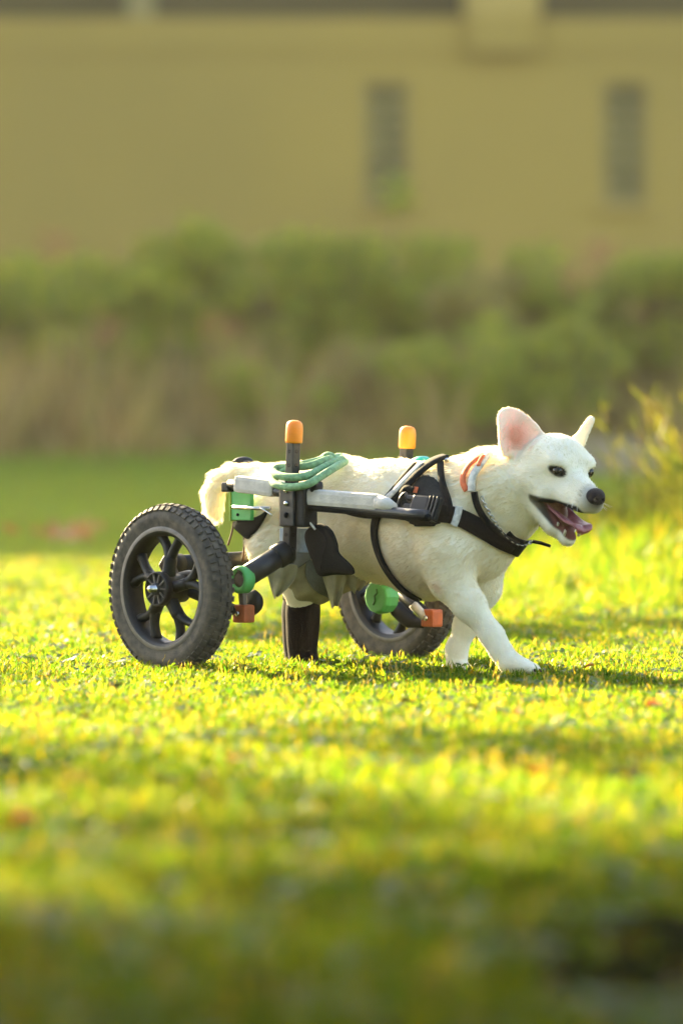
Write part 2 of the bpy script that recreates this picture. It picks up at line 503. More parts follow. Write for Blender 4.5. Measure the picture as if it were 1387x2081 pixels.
shrub(190, HY, zv(470, HY), 0.55, M['shrub_green'], 'bright green shrub above the dry stalks on the left', 12, n=1500)
shrub(340, HY + 0.4, zv(440, HY), 0.6, M['shrub_green'], 'tallest bright green shrub left of the near orange cap', 13, n=1700)
shrub(500, HY + 1.6, zv(520, HY), 0.5, M['shrub_olive'], 'dull olive shrub between two greener ones left of centre', 14, n=900)
shrub(640, HY + 0.6, zv(450, HY), 0.65, M['shrub_green'], 'broad green shrub above the dog\'s back in mid hedge', 15, n=1700)
shrub(790, HY + 1.0, zv(445, HY), 0.6, M['shrub_green'], 'green shrub with one sprig rising before the left window', 16, n=1500, sprig=(P(805, 380, HY + 1).x, zv(375, HY + 1)))
shrub(900, HY + 1.8, zv(520, HY), 0.5, M['shrub_olive'], 'low olive shrub between the two windows', 17, n=900)
shrub(1010, HY + 0.2, zv(520, HY), 0.55, M['shrub_olive'], 'olive shrub above the dog\'s near ear', 18, n=1500)
shrub(1170, HY + 0.5, zv(490, HY), 0.6, M['shrub_green'], 'green shrub with rusty tips below the right window', 19, n=1500)
shrub(1300, HY + 0.9, zv(520, HY), 0.5, M['shrub_olive'], 'olive shrub above the tall weeds on the right', 20, n=1000)
shrub(1400, HY + 0.3, zv(500, HY), 0.6, M['shrub_green'], 'bright green shrub cut by the right edge', 21, n=1500)
shrub(905, HY - 1.6, zv(690, HY), 0.42, M['shrub_green'], 'low green bush behind the dog\'s neck', 22, n=900)
shrub(720, HY - 0.5, zv(690, HY), 0.5, M['shrub_olive'], 'low brownish bush behind the two orange caps', 23, n=900)
shrub(560, HY - 1.2, zv(740, HY), 0.42, M['shrub_green'], 'low dark green bush left of the near orange cap', 24, n=800)
shrub(1090, HY - 0.9, zv(640, HY), 0.5, M['shrub_green'], 'mid height green bush behind the dog\'s ears', 25, n=1000)
ORD = ['first', 'second', 'third', 'fourth', 'fifth', 'sixth', 'seventh', 'eighth']
for i in range(8):
    for sd in (-1, 1):
        u = -90 - 150 * i if sd < 0 else 1540 + 150 * i
        shrub(u, HY + 0.7, 1.75 + 0.12 * math.sin(i * 2.3 + sd), 0.65, M['shrub_green'] if (i + sd) % 3 else M['shrub_olive'],
              '%s shrub of the hedge beyond the %s edge of view' % (ORD[i], 'left' if sd < 0 else 'right'), 400 + i * 2 + sd, n=900)
# dry stalks in front of and between the shrubs: one mass
g = random.Random(5)
ds = MB()
clumps = []
for k in range(640):
    u = g.uniform(-1250, 2750)
    if g.random() > (1.0 if u < 560 else 0.6): continue
    clumps.append((u, HY + g.uniform(-2.4, 1.2), g.uniform(0.4, 1.6) * (1.0 if u < 620 else 0.9), g.uniform(0.08, 0.3)))
for u, y, hh, sp in clumps:
    p = P(u, 900, y)
    tilt = g.uniform(-.35, .35)
    for k in range(int(8 + 60 * sp)):
        h = hh * g.uniform(0.4, 1.0)
        q = Vector((p.x + g.gauss(0, sp * 0.5), y + g.gauss(0, sp * 0.4), 0))
        lean = Vector((tilt + g.uniform(-.4, .4), g.uniform(-.3, .3), 1)) * h
        w = g.uniform(0.010, 0.026)
        a = g.gauss(0, 0.5); wx = Vector((math.cos(a) * w, math.sin(a) * w, 0))
        mid = q + lean * 0.55 + Vector((g.uniform(-.03, .03), 0, 0)); tip = q + lean + Vector((g.uniform(-.2, .2), 0, -0.12 * h))
        ds.add([q - wx, q + wx, mid + wx * 0.8, mid - wx * 0.8, tip], [(0, 1, 2, 3), (3, 2, 4)])
dm = bpy.data.meshes.new('dry_stalks'); dm.from_pydata(ds.v, [], ds.f)
tag(link('dry_stalks', dm, M['dry']), 'dry brown stalks and old grass along the hedge foot', 'dry grass', kind='stuff')
# rusty leaf sprays caught in the hedge
for i, (u, v, lab) in enumerate(((112, 500, 'rusty leaf spray high in the left end of the hedge'), (205, 665, 'rusty leaf spray low in the dry stalks on the left'),
                                 (445, 670, 'small rusty leaf spray left of the near orange cap'), (1215, 520, 'rusty leaf spray below the right window'),
                                 (1172, 570, 'rusty leaf spray above the dog\'s far ear'), (965, 735, 'rusty leaf spray left of the dog\'s near ear'))):
    y = HY - 1.0
    c = P(u, v, y)
    o = empty('rusty_spray', (c.x, y, 0)); tag(o, lab, 'branch', 'rusty leaf sprays in the hedge')
    MB().tube([Vector((c.x, y, 0)), Vector((c.x + 0.03, y, c.z * 0.6)), c], [0.012, 0.008, 0.003], n=5).build('stem', M['bark'], o)
    link('foliage', cloud_mesh('foliage', leaf_cloud(60, blob_sampler([(c.x, c.y, c.z, 0.15, 1)]), 0.035, seed=50 + i)), M['rusty'], o)
# low stone block at the hedge foot
c = P(1240, 935, 28.6)
mb = MB(); mb.box((c.x, 28.6, 0.13), 0.72, 0.3, 0.33, bev=0.03)
tag(mb.build('concrete_block', M['concrete'], None), 'grey concrete block at the hedge foot behind the dog\'s nose', 'block')
c = P(880, 915, 34.2)
mb = MB(); mb.box((c.x, 34.2, 0.14), 0.75, 0.3, 0.34, bev=0.03)
tag(mb.build('concrete_block', M['concrete'], None), 'grey concrete block behind the far orange cap', 'block')

# shade trees outside the frame: they stand towards the sun and break up the light on the lawn
def shade_tree(targets, t, label, seed, dens=1.0):
    cs = [Vector((x, y, 0)) + SDIR * t for x, y, r, d in targets]
    mx = sum((c.x for c in cs)) / len(cs); my = sum((c.y for c in cs)) / len(cs); mz = sum((c.z for c in cs)) / len(cs)
    o = empty('shade_tree', (mx, my, 0)); tag(o, label, 'tree', 'shade trees beyond the left of the view')
    tk = MB()
    tk.tube([(mx, my, -0.1), (mx + 0.05, my, mz * 0.4), (mx, my + 0.05, mz * 0.75)], [0.14, 0.11, 0.07], n=10)
    for c in cs:
        tk.tube([(mx, my, mz * 0.6), ((mx + c.x) / 2, (my + c.y) / 2, (mz * 0.6 + c.z) / 2 + 0.1), c], [0.06, 0.04, 0.012], n=7)
    tk.build('trunk', M['bark'], o)
    allv = []
    for i, (c, (x, y, r, d)) in enumerate(zip(cs, targets)):
        blobs = []
        gg = random.Random(seed + i)
        for k in range(9):
            blobs.append((c.x + gg.uniform(-.75, .75) * r, c.y + gg.uniform(-.75, .75) * r, c.z + gg.uniform(-.2, .2) * r, r * gg.uniform(0.3, 0.55), 0.6))
        allv.append(leaf_cloud(int(620 * r * r * d * dens), blob_sampler(blobs), 0.055, seed=seed * 10 + i))
    link('crown', cloud_mesh('crown', np.concatenate(allv)), M['tree_leaf'], o)
# targets: ground x, y, radius of the shade, leaf density
shade_tree([(0.55, 1.6, 0.5, 7), (-0.1, 1.35, 0.28, 6), (1.2, 1.7, 0.45, 6)], 23.0, 'leafy tree shading the lawn behind the dog', 71)
shade_tree([(-0.80, -0.62, 0.17, 9), (-1.3, -0.5, 0.25, 6), (0.5, -3.2, 0.6, 1.0), (-0.7, -3.5, 0.6, 1.0), (0.0, -4.5, 0.4, 0.8)], 19.5, 'leafy tree shading the lawn beside the near wheel', 72)
shade_tree([(0.0, -7.1, 0.95, 9), (0.45, -6.1, 0.5, 4.0), (-0.5, -6.2, 0.45, 3.5), (0.0, -5.2, 0.5, 0.9), (-0.7, -4.9, 0.4, 0.8), (-1.3, -7.0, 0.9, 6), (1.3, -6.9, 0.9, 9), (0.75, -5.2, 0.35, 3)], 17.5, 'leafy tree shading the near foreground', 73)

# unseen tree added over the camera: its canopy keeps sky off the near grass
o = empty('canopy_tree', (-3.4, -9.5, 0)); tag(o, 'broad tree spreading over the near foreground from outside the view', 'tree')
tk = MB(); tk.tube([(-3.4, -9.5, -0.1), (-3.3, -9.4, 1.4), (-2.9, -9.2, 2.8)], [0.26, 0.21, 0.16], n=12)
for q in ((0.5, -7.2, 2.5), (1.8, -9.5, 2.6), (-1.0, -10.0, 2.6), (-3.5, -7.0, 2.5), (2.6, -7.2, 2.5)):
    tk.tube(vspline([(-3.1, -9.3, 2.3), ((q[0] - 3) / 2, (q[1] - 9.3) / 2, 2.9), q], 8), [0.11, 0.09, 0.075, 0.06, 0.05, 0.04, 0.03, 0.02], n=8)
tk.build('trunk', M['bark'], o)
gg = random.Random(77)
blobs = [(gg.uniform(-4.5, 4.0), gg.uniform(-10.0, -4.4), gg.uniform(1.95, 2.8), gg.uniform(0.5, 0.8), 0.55) for k in range(100)]
link('crown', cloud_mesh('crown', leaf_cloud(52000, blob_sampler(blobs), 0.13, seed=78)), M['tree_leaf'], o)

# unseen bushes added on both sides to block sky from the near lawn
def added_bush(x, y, h, wd, label, seed):
    o = empty('garden_bush', (x, y, 0)); tag(o, label, 'bush', 'bushes beside the near lawn')
    g_ = random.Random(seed)
    st = MB(); st.tube([(x, y, -0.05), (x + 0.05, y, h * 0.5), (x, y, h * 0.85)], [0.05, 0.035, 0.012], n=7); st.build('stem', M['bark'], o)
    bl_ = [(x + g_.uniform(-.5, .5) * wd, y + g_.uniform(-.6, .6) * wd, h * g_.uniform(0.2, 0.85), wd * g_.uniform(0.35, 0.55), 0.9) for k in range(14)]
    link('foliage', cloud_mesh('foliage', leaf_cloud(4500, blob_sampler(bl_), 0.06, seed=seed)), M['tree_leaf'], o)
for i, (x, y, h, wd) in enumerate(((-2.3, -6.9, 2.3, 0.8), (-2.6, -5.3, 2.5, 0.8), (2.2, -6.7, 2.3, 0.8), (2.4, -5.2, 2.4, 0.8))):
    added_bush(x, y, h, wd, ['bush left of the near lawn closest to the viewer', 'bush left of the near lawn farther from the viewer',
                            'bush right of the near lawn closest to the viewer', 'bush right of the near lawn farther from the viewer'][i], 200 + i)

# ------------------------------------------------------------------ grass
def blade(vs, fs, x, y, ang, h, w, lean, seg=3):
    dx, dy = math.cos(ang), math.sin(ang)
    px, py = -dy, dx
    b = len(vs)
    for i in range(seg):
        t = i / seg
        ww = w * (1 - 0.55 * t)
        ox = lean * t * t
        z = h * t * (1 - 0.15 * t * lean / max(h, 1e-4))
        vs.append((x + dx * ox - px * ww, y + dy * ox - py * ww, z)); vs.append((x + dx * ox + px * ww, y + dy * ox + py * ww, z))
    vs.append((x + dx * lean, y + dy * lean, h * (1 - 0.18 * lean / max(h, 1e-4))))
    for i in range(seg - 1):
        fs.append((b + 2 * i, b + 2 * i + 1, b + 2 * i + 3, b + 2 * i + 2))
    fs.append((b + 2 * seg - 2, b + 2 * seg - 1, b + 2 * seg))
def proto_collection(name, makers):
    c = bpy.data.collections.new(name)
    for i, (me, m) in enumerate(makers):
        me.materials.append(m)
        o = bpy.data.objects.new('%s_%d' % (name, i), me)
        c.objects.link(o)
    return c
def tuft(seed, n, rad, h0, h1, w, lean):
    g = random.Random(seed)
    vs, fs = [], []
    for k in range(n):
        a = g.uniform(0, 6.283); r = rad * math.sqrt(g.random())
        h = g.uniform(h0, h1)
        blade(vs, fs, math.cos(a) * r, math.sin(a) * r, g.uniform(0, 6.283), h, w * g.uniform(0.7, 1.3), h * g.uniform(0.25, lean))
    me = bpy.data.meshes.new('grass_tuft'); me.from_pydata(vs, [], fs)
    return me
def clover(seed):
    g = random.Random(seed)
    vs, fs = [], []
    for k in range(6):
        a = g.uniform(0, 6.28); r = g.uniform(0.004, 0.03); h = g.uniform(0.008, 0.018)
        cx, cy = math.cos(a) * r, math.sin(a) * r
        for q in range(3):
            b = len(vs); w = a + q * 2.09
            L = g.uniform(0.008, 0.013); tx, ty = g.uniform(-.4, .4), g.uniform(-.4, .4)
            def pt(l, s):
                x = math.cos(w) * l - math.sin(w) * s; y = math.sin(w) * l + math.cos(w) * s
                return (cx + x, cy + y, h + x * tx + y * ty)
            vs += [pt(0, 0), pt(L * .6, -L * .5), pt(L, -L * .2), pt(L, L * .2), pt(L * .6, L * .5)]
            fs.append((b, b + 1, b + 2, b + 3, b + 4))
    me = bpy.data.meshes.new('clover'); me.from_pydata(vs, [], fs)
    return me
def seedstem(seed):
    g = random.Random(seed)
    vs, fs = [], []
    for k in range(3):
        x, y = g.uniform(-.02, .02), g.uniform(-.02, .02)
        a = g.uniform(0, 6.28); h = g.uniform(0.016, 0.036)
        blade(vs, fs, x, y, a, h, 0.0007, h * 0.3)
        tx, ty, tz = x + math.cos(a) * h * .28, y + math.sin(a) * h * .28, h * 0.93
        for q in range(4):
            b = len(vs); w = g.uniform(0, 6.28); s = 0.0022
            vs += [(tx, ty, tz + q * .003 - .006), (tx + math.cos(w) * s, ty + math.sin(w) * s, tz + q * .003), (tx, ty, tz + q * .003 + .005)]
            fs.append((b, b + 1, b + 2))
    me = bpy.data.meshes.new('seed_stem'); me.from_pydata(vs, [], fs)
    return me
def scatter_object(name, pts, rots, scl, idx, coll, mod='grass_scatter'):
    me = bpy.data.meshes.new(name)
    me.from_pydata([tuple(p) for p in pts], [], [])
    me.attributes.new('rot', 'FLOAT_VECTOR', 'POINT').data.foreach_set('vector', np.asarray(rots, np.float32).ravel())
    me.attributes.new('scl', 'FLOAT', 'POINT').data.foreach_set('value', np.asarray(scl, np.float32))
    me.attributes.new('idx', 'INT', 'POINT').data.foreach_set('value', np.asarray(idx, np.int32))
    o = bpy.data.objects.new(name, me); COL.objects.link(o)
    ng = bpy.data.node_groups.new(mod, 'GeometryNodeTree')
    ng.interface.new_socket('Geometry', in_out='INPUT', socket_type='NodeSocketGeometry')
    ng.interface.new_socket('Geometry', in_out='OUTPUT', socket_type='NodeSocketGeometry')
    N = ng.nodes; L = ng.links
    gi = N.new('NodeGroupInput'); go = N.new('NodeGroupOutput')
    mp = N.new('GeometryNodeMeshToPoints')
    ci = N.new('GeometryNodeCollectionInfo'); ci.inputs['Collection'].default_value = coll
    ci.inputs['Separate Children'].default_value = True; ci.inputs['Reset Children'].default_value = True
    ip = N.new('GeometryNodeInstanceOnPoints'); ip.inputs['Pick Instance'].default_value = True
    def attr(nm, typ):
        a = N.new('GeometryNodeInputNamedAttribute'); a.data_type = typ; a.inputs[0].default_value = nm
        return a.outputs[0]
    L.new(gi.outputs[0], mp.inputs['Mesh']); L.new(mp.outputs[0], ip.inputs['Points'])
    L.new(ci.outputs[0], ip.inputs['Instance'])
    L.new(attr('idx', 'INT'), ip.inputs['Instance Index'])
    L.new(attr('rot', 'FLOAT_VECTOR'), ip.inputs['Rotation'])
    L.new(attr('scl', 'FLOAT'), ip.inputs['Scale'])
    L.new(ip.outputs[0], go.inputs[0])
    md = o.modifiers.new('scatter', 'NODES'); md.node_group = ng
    return o
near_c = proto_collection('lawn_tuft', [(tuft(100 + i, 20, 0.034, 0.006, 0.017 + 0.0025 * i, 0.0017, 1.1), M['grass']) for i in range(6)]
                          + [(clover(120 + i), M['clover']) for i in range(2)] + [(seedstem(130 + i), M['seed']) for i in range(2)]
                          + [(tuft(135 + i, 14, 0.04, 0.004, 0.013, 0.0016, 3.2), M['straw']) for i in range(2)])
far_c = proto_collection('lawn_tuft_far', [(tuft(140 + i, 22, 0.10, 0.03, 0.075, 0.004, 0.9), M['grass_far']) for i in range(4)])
tall_c = proto_collection('tall_tuft', [(tuft(150 + i, 18, 0.05, 0.06, 0.17, 0.003, 0.9), M['grass']) for i in range(4)])
pts, rots, scl, idx = [], [], [], []
for d0, d1, dens, s0 in ((4.4, 8.6, 1000, 1.15), (8.6, 14.6, 1700, 1.0), (14.6, 19.6, 1000, 1.2)):
    wid = lambda d: 0.062 * d + 0.85
    area = (d1 - d0) * (wid(d0) + wid(d1))
    n = int(area * dens)
    D = rng.uniform(d0, d1, n); X = rng.uniform(-1, 1, n) * np.array([wid(d) for d in D])
    for d, x in zip(D, X):
        y = d - CAM_D
        clump = math.sin(x * 9.1 + 3 * math.sin(y * 5.3)) * math.sin(y * 7.7 + 2 * math.sin(x * 6.1))
        if clump < -0.72 and rng.random() < 0.55: continue
        pts.append((x, y, ground_z(x, y) - 0.002))
        rots.append((rng.normal(0, 0.16), rng.normal(0, 0.16), rng.uniform(0, 6.283)))
        scl.append(s0 * (0.85 + 0.22 * clump + rng.uniform(-0.2, 0.25)))
        r = rng.random()
        idx.append(rng.integers(0, 6) if r < 0.79 else (6 + rng.integers(0, 2) if r < 0.90 else (8 + rng.integers(0, 2) if r < 0.92 else 10 + rng.integers(0, 2))))
tag(scatter_object('lawn_grass', pts, rots, scl, idx, near_c), 'short sunlit lawn grass with clover and seed stems', 'grass', kind='stuff')
pts, rots, scl, idx = [], [], [], []
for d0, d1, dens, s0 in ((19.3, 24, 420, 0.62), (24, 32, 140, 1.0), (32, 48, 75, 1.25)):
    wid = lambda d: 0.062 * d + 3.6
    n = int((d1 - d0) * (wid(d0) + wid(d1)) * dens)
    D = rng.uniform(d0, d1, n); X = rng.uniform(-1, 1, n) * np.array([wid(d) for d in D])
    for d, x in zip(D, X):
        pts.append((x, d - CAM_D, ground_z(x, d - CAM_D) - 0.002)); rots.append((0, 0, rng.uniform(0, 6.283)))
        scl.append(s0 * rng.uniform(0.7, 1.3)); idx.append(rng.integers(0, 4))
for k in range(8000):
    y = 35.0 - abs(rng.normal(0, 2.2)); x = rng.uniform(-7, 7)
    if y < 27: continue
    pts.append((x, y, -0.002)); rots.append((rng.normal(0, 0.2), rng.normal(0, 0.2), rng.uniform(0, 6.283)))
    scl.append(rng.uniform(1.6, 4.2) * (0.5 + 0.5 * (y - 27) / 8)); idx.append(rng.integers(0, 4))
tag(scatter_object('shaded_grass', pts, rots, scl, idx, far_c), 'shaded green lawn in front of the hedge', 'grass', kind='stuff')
pts, rots, scl, idx = [], [], [], []
for k in range(3600):
    x = 0.35 + abs(rng.normal(0, 0.9)) * 1.0; y = rng.uniform(2.6, 8.2)
    if rng.random() > min(1, (x - 0.25) / 0.7) * min(1, (y - 2.4) / 2.2): continue
    pts.append((x, y, ground_z(x, y) - 0.002)); rots.append((rng.normal(0, 0.15), rng.normal(0, 0.15), rng.uniform(0, 6.283)))
    scl.append(rng.uniform(0.5, 1.2) * (0.7 + 0.4 * min(1, x)) * (0.35 + 0.65 * min(1, (y - 2.4) / 2.4))); idx.append(rng.integers(0, 4))
tag(scatter_object('long_grass', pts, rots, scl, idx, tall_c), 'longer sunlit grass on the low bank at right', 'grass', kind='stuff')

# tall weeds on the bank at the right
def weed(u, y, vtop, n, label, seed, spread=0.10):
    g = random.Random(seed)
    b = P(u, 1200, y); z0 = ground_z(b.x, y)
    base = Vector((b.x, y, z0)); top = P(u, vtop, y).z - z0
    o = empty('tall_weed', base); tag(o, label, 'weed', 'tall weeds on the bank')
    lv = []
    for k in range(n):
        h = top * g.uniform(0.55, 1.0)
        q = base + Vector((g.uniform(-1, 1) * spread, g.uniform(-1, 1) * spread, 0))
        tip = q + Vector((g.uniform(-.5, -.02) * h * 0.5, g.uniform(-.15, .15) * h, h))
        mid = (q + tip) / 2 + Vector((0.05 * h, 0, 0.05 * h))
        pth = vspline([q, mid, tip], 8)
        MB().tube(pth, [0.003 - 0.0003 * i for i in range(8)], n=4).build('stem', M['weed'], o)
        for i in range(2, 8):
            for s in range(3):
                p = pth[i]; d = Vector((g.uniform(-1.1, .5), g.uniform(-.7, .7), g.uniform(0.5, 1.6))).normalized()
                L = g.uniform(0.05, 0.13); e = d.cross(Vector((g.uniform(-1, 1), g.uniform(-1, 1), 0.2))).normalized() * 0.0028
                lv.append([p, p + d * L * 0.5 + e, p + d * L, p + d * L * 0.5 - e])
        d = (tip - mid).normalized()
        MB().tube([tip - d * 0.03, tip, tip + d * 0.035], [0.002, 0.006, 0.0015], n=5).build('seed_head', M['seed'], o)
    link('foliage', cloud_mesh('foliage', np.array([[list(p) for p in q] for q in lv])), M['weed'], o)
weed(1395, 5.2, 745, 6, 'tallest weed with seed heads at the right edge', 81)
weed(1356, 5.6, 840, 7, 'leafy weed beside the tallest one at the right edge', 82, 0.13)
weed(1322, 6.0, 940, 8, 'lower weed right of the dog\'s nose', 83, 0.12)
weed(1440, 5.0, 800, 6, 'weed just beyond the right edge of the frame', 84, 0.14)
weed(1275, 6.4, 1000, 8, 'small weed on the bank nearest the dog\'s tongue', 85, 0.12)

# fallen leaves and litter
def fallen_leaf(u, v, L, mm, label, seed, lift=0.012):
    g = random.Random(seed)
    y = gy(v + 12); p = P(u, v, y)
    a = g.uniform(0, 6.28); n = 9
    vs, fs = [], []
    ax = Vector((math.cos(a), math.sin(a), g.uniform(-.2, .3))).normalized(); bx = Vector((-math.sin(a), math.cos(a), g.uniform(0.1, 0.5))).normalized()
    nn = ax.cross(bx).normalized()
    c = Vector((p.x, y, 0.022 + lift))
    for layer in (0, 1):
        for i in range(n):
            t = i / (n - 1)
            w = L * 0.36 * math.sin(math.pi * t) ** 0.8 * (1 + 0.12 * math.sin(9 * t))
            for s in (-1, 0, 1):
                vs.append(c + ax * (L * (t - 0.5)) + bx * (w * s) + nn * (0.18 * L * (abs(s) - 0.8 * (2 * t - 1) ** 2) + 0.0006 * layer))
    for layer in (0, 1):
        o = layer * n * 3
        for i in range(n - 1):
            for s in (0, 1):
                k = o + i * 3 + s
                fs.append((k, k + 1, k + 4, k + 3))
    m = MB().add(vs, fs, True)
    m.tube([c - ax * L * 0.5 - nn * 0.1 * L, c - ax * L * 0.7 + nn * 0.02], 0.0008, n=4)
    me = bpy.data.meshes.new('fallen_leaf'); me.from_pydata(m.v, [], m.f); me.polygons.foreach_set('use_smooth', m.sm)
    tag(link('fallen_leaf', me, mm), label, 'leaf', 'fallen leaves in the grass')
for a in ((1325, 1462, 0.030, M['leaf_orange'], 'yellow orange leaf in the grass near the right edge', 1),
          (1196, 1378, 0.020, M['leaf_orange'], 'small orange leaf right of the dog\'s front paw', 2),
          (470, 1582, 0.034, M['leaf_orange'], 'largest orange leaf in the grass left of centre', 3),
          (232, 1420, 0.045, M['leaf_grey'], 'grey curled leaf in the grass below the near wheel', 4),
          (172, 1490, 0.022, M['leaf_brown'], 'brown leaf in the grass at left', 5),
          (20, 1578, 0.034, M['leaf_brown'], 'rust brown leaf at the left edge', 6),
          (432, 1533, 0.026, M['leaf_brown'], 'brown leaf above the largest orange leaf', 7),
          (1050, 1478, 0.022, M['leaf_orange'], 'small orange leaf below the dog\'s front paw', 8),
          (1090, 1610, 0.024, M['leaf_orange'], 'orange leaf in the lower right grass', 9),
          (1263, 1615, 0.026, M['leaf_brown'], 'dark brown leaf in the lower right grass', 10),
          (825, 1455, 0.022, M['leaf_brown'], 'brown leaf in mid grass below the far wheel', 11),
          (960, 1468, 0.020, M['leaf_brown'], 'brown leaf left of the small orange one', 12),
          (640, 1545, 0.020, M['leaf_grey'], 'pale grey leaf in mid grass', 13),
          (50, 1715, 0.036, M['leaf_orange'], 'blurred orange leaf at the lower left', 14)):
    fallen_leaf(*a)
# brown leaf litter on the far lawn
lit = []
gl = random.Random(9)
yb = gy(1112)
cb = P(135, 1100, yb)
o = link('leaf_litter', cloud_mesh('leaf_litter', leaf_cloud(70, lambda g: (cb.x + g.normal(0, 0.06), yb + g.normal(0, 0.3), abs(g.normal(0.05, 0.02))), 0.03, seed=9)), M['rusty'])
tag(o, 'reddish brown leaf litter on the lawn left of the wheel', 'leaf litter', kind='stuff')
# dark clod of earth in the near shade
def lump(name, c, rx, ry, rz, seed, mm, label, cat):
    bm = bmesh.new(); bmesh.ops.create_icosphere(bm, subdivisions=4, radius=1)
    from mathutils import noise
    for v in bm.verts:
        k = 1 + 0.35 * noise.noise(v.co * 1.6 + Vector((seed, 0, 0))) + 0.12 * noise.noise(v.co * 5 + Vector((0, seed, 0)))
        v.co = Vector((c[0] + v.co.x * rx * k, c[1] + v.co.y * ry * k, c[2] + v.co.z * rz * k))
    me = bpy.data.meshes.new(name); bm.to_mesh(me); bm.free()
    tag(link(name, me, mm), label, cat)
yb = gy(1960); cb = P(1290, 1930, yb)
lump('earth_clod', (cb.x, yb, 0.0), 0.15, 0.45, 0.020, 3, M['stone_dark'], 'dark clod of earth blurred in the lower right corner', 'earth')

